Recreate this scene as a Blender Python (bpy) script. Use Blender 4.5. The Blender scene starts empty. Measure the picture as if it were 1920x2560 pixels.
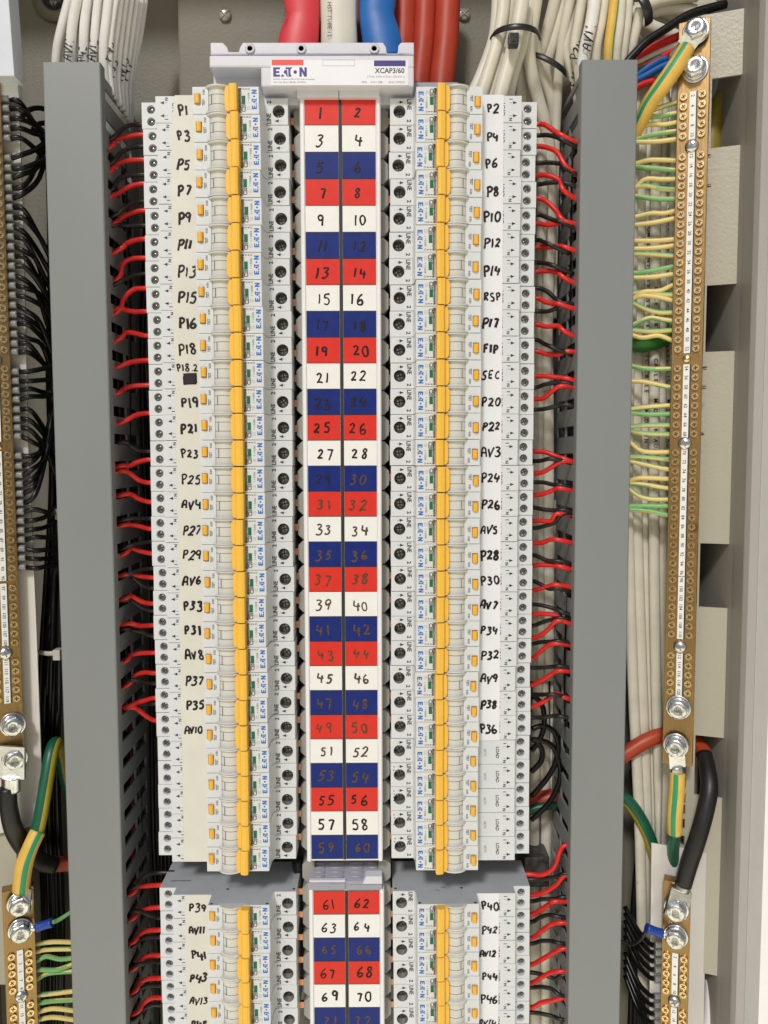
import bpy, bmesh, math, random
from mathutils import Vector, Matrix, Euler
random.seed(7)
scene = bpy.context.scene
COL = scene.collection

# ------------------------------------------------------------------ camera, world, sun, exposure
CX, CY, CZ = 0.02726, -0.56528, -0.24489
PIT, YAW, ROL, FOC = -0.07064, 0.00413, -0.00276, 1990.74
_f = Vector((math.sin(YAW)*math.cos(PIT), math.cos(YAW)*math.cos(PIT), math.sin(PIT)))
_r0 = Vector((math.cos(YAW), -math.sin(YAW), 0)); _u0 = _r0.cross(_f)
_r = _r0*math.cos(ROL)+_u0*math.sin(ROL); _u = -_r0*math.sin(ROL)+_u0*math.cos(ROL)
cam_data = bpy.data.cameras.new('camera'); cam = bpy.data.objects.new('camera', cam_data); COL.objects.link(cam)
M = Matrix((( _r.x,_u.x,-_f.x,CX),(_r.y,_u.y,-_f.y,CY),(_r.z,_u.z,-_f.z,CZ),(0,0,0,1)))
cam.matrix_world = M
cam_data.sensor_fit = 'HORIZONTAL'; cam_data.sensor_width = 36; cam_data.lens = FOC/1920*36
cam_data.clip_start = 0.02; cam_data.clip_end = 60
scene.camera = cam

world = bpy.data.worlds.new('World'); scene.world = world; world.use_nodes = True
wn = world.node_tree; wn.nodes.clear()
wo = wn.nodes.new('ShaderNodeOutputWorld'); bg = wn.nodes.new('ShaderNodeBackground'); sky = wn.nodes.new('ShaderNodeTexSky')
sky.sky_type = 'NISHITA'; sky.sun_disc = False; sky.sun_elevation = math.radians(40); sky.sun_rotation = math.radians(196)
sky.dust_density = 3.0; sky.air_density = 1.0
bg.inputs['Strength'].default_value = 0.05
bg2 = wn.nodes.new('ShaderNodeBackground'); bg2.inputs['Strength'].default_value = 0.15     # unseen ground bounce, yellowed and graded so the brass reflects gold
tc = wn.nodes.new('ShaderNodeTexCoord'); sep = wn.nodes.new('ShaderNodeSeparateXYZ'); gn = wn.nodes.new('ShaderNodeTexNoise')
gr = wn.nodes.new('ShaderNodeValToRGB'); mp = wn.nodes.new('ShaderNodeMapRange'); mx = wn.nodes.new('ShaderNodeMixShader')
gn.inputs['Scale'].default_value = 3.0; gn.inputs['Detail'].default_value = 3
gr.color_ramp.elements[0].position = .35; gr.color_ramp.elements[0].color = (2.6, 2.3, 1.55, 1)
gr.color_ramp.elements[1].position = .65; gr.color_ramp.elements[1].color = (6.2, 5.8, 4.5, 1)
mp.inputs['From Min'].default_value = -0.34; mp.inputs['From Max'].default_value = -0.04
wn.links.new(tc.outputs['Generated'], sep.inputs[0]); wn.links.new(tc.outputs['Generated'], gn.inputs['Vector'])
wn.links.new(gn.outputs['Fac'], gr.inputs['Fac']); wn.links.new(gr.outputs['Color'], bg2.inputs['Color'])
mp2 = wn.nodes.new('ShaderNodeMapRange'); mp2.inputs['From Min'].default_value = -0.12; mp2.inputs['From Max'].default_value = -0.55
mp2.inputs['To Min'].default_value = 0.09; mp2.inputs['To Max'].default_value = 0.27  # glow strengthened towards straight down, shaped for the lower brass bars
wn.links.new(sep.outputs['Z'], mp2.inputs['Value']); wn.links.new(mp2.outputs[0], bg2.inputs['Strength'])
wn.links.new(sep.outputs['Z'], mp.inputs['Value']); wn.links.new(mp.outputs['Result'], mx.inputs['Fac'])
wn.links.new(sky.outputs[0], bg.inputs['Color']); wn.links.new(bg2.outputs[0], mx.inputs[1]); wn.links.new(bg.outputs[0], mx.inputs[2])
wn.links.new(mx.outputs[0], wo.inputs['Surface'])

sd = bpy.data.lights.new('sun', 'SUN'); sun = bpy.data.objects.new('sun', sd); COL.objects.link(sun)
sd.energy = 1.55; sd.angle = math.radians(8); sd.color = (1.0, 0.985, 0.97)
el, az = math.radians(40), math.radians(196)
to_sun = Vector((math.sin(az)*math.cos(el), math.cos(az)*math.cos(el), math.sin(el)))
sun.rotation_euler = (-to_sun).to_track_quat('-Z', 'Y').to_euler()
sun.location = to_sun*3
scene.view_settings.view_transform = 'Standard'; scene.view_settings.look = 'None'
scene.view_settings.gamma = 1; scene.view_settings.exposure = 0.17; scene.view_settings.use_curve_mapping = False

# ------------------------------------------------------------------ helpers
def P(px, py, y=0.0):
    """point seen at pixel (px, py) of the 1920x2560 photograph, standing at depth y"""
    D = _f + _r*((px-960)/FOC) + _u*((1280-py)/FOC)
    t = (y-CY)/D.y
    return Vector((CX, CY, CZ)) + D*t
def Z(ox, oy, s, pts, y0=0.0, y1=None):
    """pixels read off an enlarged crop -> world points, depth running from y0 to y1"""
    n = len(pts); out = []
    for i, p in enumerate(pts):
        y = p[2] if len(p) > 2 else (y0 if y1 is None else y0+(y1-y0)*i/max(1, n-1))
        out.append(P(ox+p[0]/s, oy+p[1]/s, y))
    return out

MATS = {}
def mat(name, col, rough=.45, metal=0.0, var=.06, vs=60, bump=0.0, bs=400, spec=.5, aniso=None, trans=0.0, coat=0.0, spots=None):
    m = bpy.data.materials.new(name); m.use_nodes = True; nt = m.node_tree; b = nt.nodes['Principled BSDF']
    t = nt.nodes.new('ShaderNodeTexCoord'); n = nt.nodes.new('ShaderNodeTexNoise'); n.inputs['Scale'].default_value = vs
    n.inputs['Detail'].default_value = 5
    mpn = nt.nodes.new('ShaderNodeMapping')
    if aniso: mpn.inputs['Scale'].default_value = aniso
    nt.links.new(t.outputs['Object'], mpn.inputs[0]); nt.links.new(mpn.outputs[0], n.inputs['Vector'])
    r = nt.nodes.new('ShaderNodeValToRGB'); r.color_ramp.elements[0].position = .3; r.color_ramp.elements[1].position = .7
    r.color_ramp.elements[0].color = (*[c*(1-var) for c in col], 1); r.color_ramp.elements[1].color = (*[min(1, c*(1+var)) for c in col], 1)
    nt.links.new(n.outputs['Fac'], r.inputs['Fac'])
    last = r.outputs['Color']
    if spots:
        n2 = nt.nodes.new('ShaderNodeTexNoise'); n2.inputs['Scale'].default_value = spots[0]; n2.inputs['Detail'].default_value = 8
        nt.links.new(t.outputs['Object'], n2.inputs['Vector'])
        r2 = nt.nodes.new('ShaderNodeValToRGB'); r2.color_ramp.elements[0].position = spots[1]; r2.color_ramp.elements[1].position = spots[1]+.08
        nt.links.new(n2.outputs['Fac'], r2.inputs['Fac'])
        mxx = nt.nodes.new('ShaderNodeMix'); mxx.data_type = 'RGBA'
        nt.links.new(r2.outputs['Color'], mxx.inputs['Factor']); nt.links.new(last, mxx.inputs['A']); mxx.inputs['B'].default_value = (*spots[2], 1)
        last = mxx.outputs['Result']
    nt.links.new(last, b.inputs['Base Color'])
    rr = nt.nodes.new('ShaderNodeMapRange'); rr.inputs['To Min'].default_value = max(.02, rough*.8); rr.inputs['To Max'].default_value = min(1, rough*1.25)
    nt.links.new(n.outputs['Fac'], rr.inputs['Value']); nt.links.new(rr.outputs[0], b.inputs['Roughness'])
    b.inputs['Metallic'].default_value = metal; b.inputs['Specular IOR Level'].default_value = spec
    b.inputs['Transmission Weight'].default_value = trans; b.inputs['Coat Weight'].default_value = coat
    if bump:
        n3 = nt.nodes.new('ShaderNodeTexNoise'); n3.inputs['Scale'].default_value = bs; n3.inputs['Detail'].default_value = 3
        nt.links.new(mpn.outputs[0], n3.inputs['Vector'])
        bp = nt.nodes.new('ShaderNodeBump'); bp.inputs['Strength'].default_value = min(1, bump); bp.inputs['Distance'].default_value = .0006
        nt.links.new(n3.outputs['Fac'], bp.inputs['Height']); nt.links.new(bp.outputs[0], b.inputs['Normal'])
    MATS[name] = m; return m

WHITE = mat('breaker_white', (.655, .68, .70), .38, var=.03, vs=90, bump=.12, bs=1500, spots=(70, .72, (.55, .54, .49)))
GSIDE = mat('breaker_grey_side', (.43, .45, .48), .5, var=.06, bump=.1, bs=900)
DRUM = mat('handle_drum_white', (.62, .62, .58), .3, var=.03)
FLNG = mat('clear_grey_plastic', (.60, .60, .57), .18, var=.05, coat=.4)
YEL = mat('toggle_yellow', (.86, .50, .06), .42, var=.04, vs=120, bump=.05, bs=1200)
YEL2 = mat('test_button_yellow', (.88, .44, .03), .33, var=.04)
GREEN = mat('green_indicator', (.012, .15, .08), .5, var=.1, spec=.2)
INK = mat('printed_black', (.022, .022, .022), .5, var=.2)
GREYINK = mat('printed_grey', (.20, .20, .19), .5, var=.1)
BLUEINK = mat('printed_blue', (.015, .14, .50), .45, var=.06)
MARK = mat('marker_ink', (.016, .010, .012), .45, var=.4, vs=500, spec=.3)
PAPER = mat('label_tape_cream', (.68, .67, .60), .34, var=.04, vs=40, bump=.12, bs=200)
PAPERW = mat('label_tape_white', (.80, .81, .84), .3, var=.03, vs=40, bump=.12, bs=200)
RED = mat('label_red', (.66, .03, .02), .38, var=.04, vs=150, spec=.3)
BLUE = mat('label_blue', (.004, .018, .17), .38, var=.10, vs=150, spec=.3, bump=.04, bs=600)
LWHITE = mat('label_white', (.81, .815, .80), .35, var=.02, vs=150)
BLACK = mat('black_divider', (.02, .02, .019), .5, var=.2)
COVER = mat('cover_white_plastic', (.80, .79, .80), .3, var=.02)
CAPW = mat('cap_lilac_white_plastic', (.66, .66, .72), .35, var=.03)
FIN = mat('busbar_insulator_grey', (.33, .325, .30), .5, var=.06)
VENT = mat('vent_lilac_grey', (.33, .33, .39), .4, var=.04)
COPPER = mat('copper', (.80, .36, .20), .33, 1, var=.15, vs=200)
BRASS = mat('brushed_brass', (.36, .235, .105), .36, 1, var=.16, vs=120, aniso=(12, 12, .6), bump=.15, bs=200, spots=(50, .66, (.18, .10, .045)))
SCREWB = mat('brass_screw', (.78, .59, .31), .25, 1, var=.15, vs=300)
STEEL = mat('zinc_plated_steel', (.68, .70, .72), .24, 1, var=.15, vs=160, bump=.15, bs=500)
TSCREW = mat('terminal_screw_steel', (.40, .41, .37), .30, 1, var=.5, vs=700)
SLOTB = mat('screw_recess_brown', (.10, .06, .025), .5, .5, var=.3)
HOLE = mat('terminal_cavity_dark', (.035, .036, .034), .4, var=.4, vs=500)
DUCT = mat('duct_grey_pvc', (.228, .243, .250), .38, var=.06, vs=9, bump=.05, bs=900, aniso=(1, 1, .3), spots=(160, .80, (.34, .34, .32)))
PANEL = mat('backplate_beige_grey', (.20, .185, .145), .55, var=.08, vs=6, bump=.5, bs=500)
BRKT = mat('bracket_cream_powder_coat', (.46, .435, .35), .38, var=.04, vs=8, bump=.5, bs=420)
FRAME = mat('frame_grey_beige', (.33, .315, .285), .5, var=.04, vs=10, bump=.4, bs=600)
FRAMEL = mat('frame_light_grey', (.42, .40, .385), .45, var=.03, vs=10, bump=.3, bs=600)
DOORW = mat('door_white_enamel', (.86, .85, .86), .35, var=.02)
SHEET = mat('white_plastic_sheet', (.66, .64, .60), .14, var=.05, vs=25, bump=.4, bs=35, coat=.5)
WRED = mat('wire_red', (.70, .022, .018), .34, var=.08, vs=100)
WBLK = mat('wire_black', (.006, .006, .006), .30, var=.3, vs=100, spec=.35)
WGRY = mat('wire_dark_grey', (.011, .011, .0105), .38, var=.3, vs=100)
CREAM = mat('cable_cream', (.68, .645, .54), .42, var=.09, vs=60, bump=.2, bs=200, spots=(60, .70, (.42, .37, .27)))
CWHT = mat('cable_white', (.78, .775, .76), .38, var=.06, vs=60, bump=.2, bs=200, spots=(70, .70, (.55, .49, .40)))
ORNG = mat('cable_orange_red', (.42, .055, .018), .42, var=.08, vs=60, bump=.1)
DRED = mat('cable_deep_red', (.42, .045, .02), .45, var=.1, vs=60)
EY = mat('earth_yellow', (.76, .60, .22), .38, var=.06, vs=100)
EG = mat('earth_green', (.19, .45, .16), .38, var=.1, vs=100)
HY = mat('sleeve_yellow', (.74, .47, .09), .45, var=.08, vs=80, bump=.3, bs=150)
HG = mat('sleeve_green', (.02, .30, .14), .45, var=.08)
DG = mat('cable_dark_green', (.008, .10, .055), .38, var=.15)
DY = mat('cable_olive_yellow', (.42, .34, .03), .4, var=.15)
HSB = mat('heat_shrink_black', (.012, .012, .013), .42, var=.3, bump=.3, bs=90)
HSR = mat('heat_shrink_red', (.66, .045, .06), .45, var=.08, vs=25, bump=.5, bs=60)
HSW = mat('heat_shrink_white', (.66, .635, .56), .45, var=.08, vs=25, bump=.5, bs=60)
HSU = mat('heat_shrink_blue', (.015, .13, .44), .42, var=.12, vs=25, bump=.5, bs=60)
FERR = mat('ferrule_grey', (.20, .205, .20), .28, var=.1, coat=.3)
CRIMP = mat('crimp_blue', (.012, .05, .30), .35, var=.15, bump=.2)
TIE = mat('cable_tie_black', (.018, .018, .018), .35, var=.2)
TIEW = mat('cable_tie_white', (.45, .44, .40), .4, var=.1)
SPACER = mat('spacer_blue_grey', (.34, .37, .42), .4, var=.03)
PRED = mat('printed_red', (.80, .05, .04), .4); PPUR = mat('printed_purple_blue', (.03, .018, .22), .4)
STRAND = mat('copper_strands', (.55, .20, .12), .4, 1, var=.4, vs=900)
RAIL = mat('din_rail_dark', (.10, .10, .10), .4, .6, var=.5, vs=200)
CLRW = mat('cable_grey_blue', (.30, .31, .34), .3, var=.12, vs=50, coat=.3)

ORG = {}
def thing(name, label, cat, loc=(0, 0, 0), group=None, rot=(0, 0, 0)):
    o = bpy.data.objects.new(name, None); COL.objects.link(o); o.location = loc; o.rotation_euler = rot
    o.empty_display_size = .01
    o['label'] = label; o['category'] = cat
    if group: o['group'] = group
    ORG[o.name] = Matrix.Translation(Vector(loc)) @ Euler(rot).to_matrix().to_4x4()
    return o
def tag(o, label, cat, group=None):
    o['label'] = label; o['category'] = cat
    if group: o['group'] = group
    return o
def struct(o): o['kind'] = 'structure'; return o

class MB:
    def __init__(s): s.v = []; s.f = []; s.m = []; s.sm = []
    def add(s, vs, fs, m=0, smooth=False):
        b = len(s.v); s.v += [Vector(v) for v in vs]
        for f in fs: s.f.append([b+i for i in f]); s.m.append(m if isinstance(m, int) else 0); s.sm.append(smooth)
        return b
    def bm(s, bmo, m=0, smooth=False):
        bmo.verts.ensure_lookup_table(); bmo.verts.index_update()
        b = len(s.v); s.v += [v.co.copy() for v in bmo.verts]
        for f in bmo.faces: s.f.append([b+v.index for v in f.verts]); s.m.append(m); s.sm.append(smooth)
        bmo.free()
    def box(s, x0, x1, y0, y1, z0, z1, bev=0.0, m=0, seg=2):
        b = bmesh.new(); bmesh.ops.create_cube(b, size=1)
        bmesh.ops.transform(b, matrix=Matrix.Translation(((x0+x1)/2, (y0+y1)/2, (z0+z1)/2)) @ Matrix.Diagonal((abs(x1-x0), abs(y1-y0), abs(z1-z0), 1)), verts=b.verts)
        if bev: bmesh.ops.bevel(b, geom=b.edges[:], offset=bev, segments=seg, profile=.6, affect='EDGES')
        s.bm(b, m); return s
    def prism_z(s, prof, z0, z1, bev=0.0, m=0):          # profile in x,y run along z
        b = bmesh.new(); vs = [b.verts.new((x, y, z0)) for x, y in prof]; f = b.faces.new(vs)
        r = bmesh.ops.extrude_face_region(b, geom=[f]); bmesh.ops.translate(b, vec=(0, 0, z1-z0), verts=[g for g in r['geom'] if isinstance(g, bmesh.types.BMVert)])
        bmesh.ops.recalc_face_normals(b, faces=b.faces)
        if bev: bmesh.ops.bevel(b, geom=b.edges[:], offset=bev, segments=2, profile=.6, affect='EDGES')
        s.bm(b, m); return s
    def prism_y(s, poly, y0, y1, bev=0.0, m=0):          # outline in x,z given thickness in y (y0 is the front)
        b = bmesh.new(); vs = [b.verts.new((x, y0, z)) for x, z in poly]; f = b.faces.new(vs)
        r = bmesh.ops.extrude_face_region(b, geom=[f]); bmesh.ops.translate(b, vec=(0, y1-y0, 0), verts=[g for g in r['geom'] if isinstance(g, bmesh.types.BMVert)])
        bmesh.ops.recalc_face_normals(b, faces=b.faces)
        if bev: bmesh.ops.bevel(b, geom=b.edges[:], offset=bev, segments=2, profile=.6, affect='EDGES')
        s.bm(b, m); return s
    def lathe_y(s, cx, cz, prof, n=24, m=0, smooth=True, start=0.0, a0=0, a1=2*math.pi, sx=1.0):
        """profile of (radius, y) turned about the y axis through (cx, cz)"""
        full = abs(a1-a0-2*math.pi) < 1e-6; k = n if full else n+1
        vs = []
        for r, y in prof:
            for i in range(k):
                a = a0+(a1-a0)*i/n+start; vs.append((cx+r*math.cos(a)*sx, y, cz+r*math.sin(a)))
        fs = []
        for j in range(len(prof)-1):
            for i in range(n if full else n):
                i2 = (i+1) % k; fs.append([j*k+i, j*k+i2, (j+1)*k+i2, (j+1)*k+i])
        b = s.add(vs, fs, m, smooth)
        if full:
            if prof[0][0] > 0: s.f.append([b+i for i in range(k)][::-1]); s.m.append(m); s.sm.append(False)
            if prof[-1][0] > 0: s.f.append([b+(len(prof)-1)*k+i for i in range(k)]); s.m.append(m); s.sm.append(False)
        return s
    def tube(s, pts, r, n=10, sub=4, m=0, flat=None, flatv=None, stripe=None, cap=True, twist=0.0):
        """smooth tube through pts; r number or list; flat=(a,b) ellipse scale; stripe=(lo,hi) sector painted material 1"""
        pts = [Vector(p) for p in pts]
        rs = r if isinstance(r, (list, tuple)) else [r]*len(pts)
        q, rr = [], []
        if sub > 1 and len(pts) > 2:
            for i in range(len(pts)-1):
                p0 = pts[max(0, i-1)]; p1 = pts[i]; p2 = pts[i+1]; p3 = pts[min(len(pts)-1, i+2)]
                for k in range(sub):
                    t = k/sub; t2 = t*t; t3 = t2*t
                    q.append(.5*((2*p1)+(p2-p0)*t+(2*p0-5*p1+4*p2-p3)*t2+(3*p1-p0-3*p2+p3)*t3)); rr.append(rs[i]*(1-t)+rs[i+1]*t)
            q.append(pts[-1]); rr.append(rs[-1])
        else: q, rr = pts, list(rs)
        up = Vector(flatv) if flatv else Vector((0, -1, 0))
        vs = []; N = len(q)
        for i in range(N):
            d = (q[min(N-1, i+1)]-q[max(0, i-1)])
            if d.length < 1e-9: d = Vector((1, 0, 0))
            d.normalize(); a = up - d*up.dot(d)
            if a.length < 1e-4: a = Vector((0, 0, 1)) - d*d.z
            a.normalize(); b_ = d.cross(a)
            if not flatv and not flat: up = a
            for j in range(n):
                an = 2*math.pi*j/n; fa, fb = flat if flat else (1, 1)
                vs.append(q[i]+(a*math.cos(an)*fa+b_*math.sin(an)*fb)*rr[i])
        b = len(s.v); s.v += vs
        for i in range(N-1):
            for j in range(n):
                j2 = (j+1) % n
                mm = m
                if stripe:
                    ph = ((j+.5)/n + stripe[2] + twist*i/N) % 1.0
                    mm = 1 if stripe[0] <= ph < stripe[1] else 0
                s.f.append([b+i*n+j, b+(i+1)*n+j, b+(i+1)*n+j2, b+i*n+j2]); s.m.append(mm); s.sm.append(True)
        if cap:
            s.f.append([b+j for j in range(n)]); s.m.append(m); s.sm.append(False)
            s.f.append([b+(N-1)*n+j for j in range(n)][::-1]); s.m.append(m); s.sm.append(False)
        return s
    def mesh(s, name, mats, inv=None):
        me = bpy.data.meshes.new(name)
        vs = [inv @ v for v in s.v] if inv else s.v
        me.from_pydata([tuple(v) for v in vs], [], s.f)
        for mt in mats: me.materials.append(mt)
        me.polygons.foreach_set('material_index', s.m); me.polygons.foreach_set('use_smooth', s.sm); me.update(); return me

def obj(name, mb, mats, parent=None, world_coords=True, loc=None):
    if not isinstance(mats, (list, tuple)): mats = [mats]
    if isinstance(mb, MB):
        inv = None; L = None
        if parent is None and world_coords and mb.v:
            n = len(mb.v); L = Vector((sum(v.x for v in mb.v)/n, sum(v.y for v in mb.v)/n, min(v.z for v in mb.v))); inv = Matrix.Translation(-L)
        elif parent is not None and world_coords and parent.name in ORG: inv = ORG[parent.name].inverted()
        me = mb.mesh(name, mats, inv)
    else: me = mb; L = None
    o = bpy.data.objects.new(name, me); COL.objects.link(o)
    if parent: o.parent = parent; ORG[o.name] = ORG.get(parent.name, Matrix())
    elif L is not None: o.location = L; ORG[o.name] = Matrix.Translation(L)
    else: ORG[o.name] = Matrix()
    if loc is not None: o.location = loc
    return o

_tc = {}
def text_geo(s, bold=0.0):
    k = (s, bold)
    if k in _tc: return _tc[k]
    cu = bpy.data.curves.new('t', 'FONT'); cu.body = s; cu.align_x = 'CENTER'; cu.align_y = 'CENTER'; cu.size = 1; cu.resolution_u = 2; cu.offset = bold
    o = bpy.data.objects.new('t', cu); COL.objects.link(o)
    dg = bpy.context.evaluated_depsgraph_get(); me = bpy.data.meshes.new_from_object(o.evaluated_get(dg))
    vs = [v.co.copy() for v in me.vertices]; fs = [list(p.vertices) for p in me.polygons]
    # centre on the ink box and normalise to height 1 per cap
    xs = [v.x for v in vs]; ys = [v.y for v in vs]; cx = (min(xs)+max(xs))/2; cy = (min(ys)+max(ys))/2
    h = max(ys)-min(ys)
    vs = [Vector(((v.x-cx), (v.y-cy), 0)) for v in vs]
    COL.objects.unlink(o); bpy.data.objects.remove(o); bpy.data.curves.remove(cu); bpy.data.meshes.remove(me)
    _tc[k] = (vs, fs, h, max(xs)-min(xs)); return _tc[k]
def text(mb, s, x, z, y, cap, rot=0.0, bold=0.0, wx=None, m=0, maxw=None):
    """letters as thin ink on a face looking at -y; cap = letter height in metres, rot anticlockwise in degrees"""
    vs, fs, h, w = text_geo(s, bold)
    k = cap/0.73; kx = k*(wx or 1)
    if maxw and w*kx > maxw: kx = maxw/w
    c, sn = math.cos(math.radians(rot)), math.sin(math.radians(rot))
    mb.add([(x+(v.x*kx)*c-(v.y*k)*sn, y, z+(v.x*kx)*sn+(v.y*k)*c) for v in vs], fs, m)

G = {  # marker handwriting, one list of strokes per character
 '0': [[(.3, 1), (.08, .8), (.02, .4), (.2, .03), (.45, .1), (.55, .5), (.48, .88), (.3, 1)]],
 '1': [[(.28, 1), (.3, .5), (.3, 0)]],
 '2': [[(.02, .8), (.25, 1), (.48, .85), (.4, .55), (.05, .05), (.05, .05), (.3, .1), (.6, .05)]],
 '3': [[(.05, .92), (.3, 1), (.48, .85), (.25, .58), (.25, .58), (.5, .4), (.4, .08), (.15, 0), (0, .1)]],
 '4': [[(.10, 1), (.03, .52), (.03, .50), (.3, .42), (.62, .46)], [(.49, .76), (.44, .4), (.42, -.06)]],
 '5': [[(.55, .98), (.15, .95), (.15, .95), (.1, .6), (.1, .6), (.38, .58), (.5, .3), (.35, .02), (.02, .06)]],
 '6': [[(.4, 1), (.12, .7), (.02, .3), (.15, .03), (.42, .05), (.5, .3), (.3, .45), (.08, .3)]],
 '7': [[(.02, .95), (.25, 1), (.5, .95), (.5, .95), (.4, .5), (.28, 0)]],
 '8': [[(.48, .88), (.25, 1), (.08, .8), (.25, .55), (.48, .3), (.35, .02), (.12, .05), (.08, .3), (.3, .55), (.48, .88)]],
 '9': [[(.48, .85), (.25, 1), (.04, .8), (.15, .52), (.42, .6), (.48, .85), (.42, .4), (.38, 0)]],
 'P': [[(.08, .92), (.1, .5), (.14, -.05)], [(.0, .9), (.3, 1.02), (.52, .85), (.42, .55), (.12, .45)]],
 'A': [[(.0, 0), (.06, .6), (.2, 1), (.45, .95), (.5, .5), (.54, 0)], [(.06, .45), (.5, .45)]],
 'V': [[(.0, .85), (.22, .02), (.22, .02), (.55, 1)]],
 'R': [[(.05, .95), (.08, .5), (.1, 0)], [(.0, .9), (.35, 1), (.48, .75), (.15, .5), (.15, .5), (.55, 0)]],
 'S': [[(.5, .98), (.15, .9), (.15, .6), (.45, .4), (.4, .05), (.02, .05)]],
 'F': [[(.1, .95), (.12, 0)], [(.05, .95), (.55, 1)], [(.12, .55), (.45, .55)]],
 'I': [[(.3, .95), (.28, 0)]],
 'E': [[(.5, .98), (.1, .92), (.08, .05), (.08, .05), (.5, .08)], [(.1, .5), (.42, .52)]],
 'C': [[(.5, .9), (.2, .9), (.05, .4), (.2, .05), (.55, .1)]],
 '.': [[(.25, .05), (.3, .02)]], '-': [[(.1, .45), (.45, .5)]],
}
def scrawl(mb, s, x, z, y, h, adv=.8, r=.0005, rot=0.0, rnd=None, m=0):
    rnd = rnd or random
    wd = [h*adv*(.62 if ch in '1I.' else 1) for ch in s]; W = h*.62; tot = sum(wd)-wd[-1]*.2; cum = [sum(wd[:q])-(h*.16 if s[q] in '1I' else 0) for q in range(len(s))]; c, sn = math.cos(math.radians(rot)), math.sin(math.radians(rot)); k = 0
    slant = rnd.uniform(-.10, .22); press = rnd.uniform(.88, 1.15)
    for i, ch in enumerate(s):
        if ch == ' ': continue
        ox = -tot/2+cum[i]; dy = rnd.uniform(-.09, .09)*h; sh = slant+rnd.uniform(-.10, .14); sc = rnd.uniform(.84, 1.12)
        for st in G[ch]:
            k += 1
            pts = []
            for a, b in st:
                a += rnd.uniform(-.025, .025); b += rnd.uniform(-.025, .025)
                lx = ox+(a+sh*(b-.5))*h*sc; lz = (b-.5)*h*sc+dy
                pts.append((x+lx*c-lz*sn, y-.00001*k, z+lx*sn+lz*c))
            rr = [press*r*rnd.uniform(.78, 1.25) for _ in pts]
            mb.tube(pts, rr, n=8, sub=3, m=m, flat=(.12, 1), flatv=(0, -1, 0))

def logo(mb, x, z, y, L, H, rot, m=0):
    """the maker's word mark: block letters with an open A and a dot for the O, length L, height H"""
    polys = [[(0, 0), (.2, 0), (.2, .22), (.085, .22), (.085, .39), (.18, .39), (.18, .6), (.085, .6), (.085, .78), (.2, .78), (.2, 1), (0, 1)],
             [(.225, 0), (.31, 0), (.335, .16), (.295, .16), (.262, .3)], [(.305, .45), (.35, .3), (.37, .3), (.40, 0), (.43, 0), (.415, .72), (.345, .72)],
             [(.37, 1), (.37, .80), (.45, .80), (.45, 0), (.54, 0), (.54, .1), (.51, .3), (.51, .70), (.535, .86), (.58, 1)],
             [(.78, 0), (.85, 0), (.85, .52), (.925, 0), (1, 0), (1, 1), (.93, 1), (.93, .48), (.855, 1), (.78, 1)]]
    circ = [(.655+.052*math.cos(a*math.pi/6), .5+.2*math.sin(a*math.pi/6)) for a in range(12)]
    polys.append(circ)
    c, sn = math.cos(math.radians(rot)), math.sin(math.radians(rot))
    for p in polys:
        vs = []
        for a, b in p:
            lx = (a-.5)*L; lz = (b-.5)*H; vs.append((x+lx*c-lz*sn, y, z+lx*sn+lz*c))
        mb.add(vs, [list(range(len(vs)))], m)
def tri(mb, pts, y, m=0): mb.add([(a, y, b) for a, b in pts], [list(range(len(pts)))], m)

PITCH = .018; Z2 = -.5648        # row pitch; top of the second group
# ------------------------------------------------------------------ setting: backplate
mb = MB(); mb.box(-.36, .36, .085, .088, -1.0, .35)
struct(obj('back_wall', mb, PANEL))
mb = MB(); mb.box(-.300, -.298, -.045, .085, -1.0, .35); tag(obj('cabinet_side_wall', mb, PANEL), 'beige-grey inner side wall of the cabinet beyond the left edge', 'cabinet wall')
mb = MB(); mb.box(-.300, .36, -.030, .085, .178, .180); tag(obj('cabinet_top_wall', mb, PANEL), 'beige-grey inner top wall of the cabinet above everything', 'cabinet wall')
# folded channel running up the backplate behind the busbar
a = P(440, 100, .06).x; b = P(600, 100, .06).x
mb = MB(); mb.box(a, .118, .066, .0846, -.95, .34, bev=.002)
ch = obj('mounting_channel', mb, PANEL); tag(ch, 'wide beige folded steel channel standing behind the white busbar end cap', 'channel')
mb = MB(); mb.box(-.088, .09, .050, .0655, -.93, -.01, bev=.001)
tag(obj('mounting_rail', mb, RAIL), 'dark steel chassis rail hidden behind the two columns of breakers', 'rail')

def rivet(px, py):
    c = P(px, py, .066); t = thing('rivet', '', 'rivet', c)
    mb = MB(); mb.lathe_y(c.x, c.z, [(.0048, .0659), (.0046, .0640), (.003, .0636), (.0, .0636)], 20)
    obj('rivet_head', mb, mat('rivet_plastic%d' % px, (.30, .28, .23), .15, var=.1, coat=.5), t)
    mb = MB(); mb.tube([(c.x-.003, .0634, c.z-.003), (c.x+.003, .0634, c.z+.003)], .0006, n=6, sub=1); mb.tube([(c.x+.003, .0633, c.z-.003), (c.x-.003, .0633, c.z+.003)], .0006, n=6, sub=1)
    obj('rivet_cross', mb, FRAMEL, t); return t
rivet(563, 40)['label'] = 'translucent rivet on the beige channel left of the red heat-shrink cable'
rivet(1160, 38)['label'] = 'translucent rivet on the beige channel right of the orange-red cables'
c = P(132, -8, .08); t = thing('dome_fixing', 'dark glassy dome fixing in a pale ring at the top left of the backplate', 'fixing', c)
mb = MB(); mb.lathe_y(c.x, c.z, [(.017, .0845), (.017, .0825), (.0105, .0815)], 32); obj('washer', mb, PANEL, t)
mb = MB(); mb.lathe_y(c.x, c.z, [(.0095, .083), (.009, .079), (.006, .0765), (.0, .0755)], 32); obj('dome', mb, mat('dark_glass', (.03, .035, .04), .12, coat=1), t)

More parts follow.
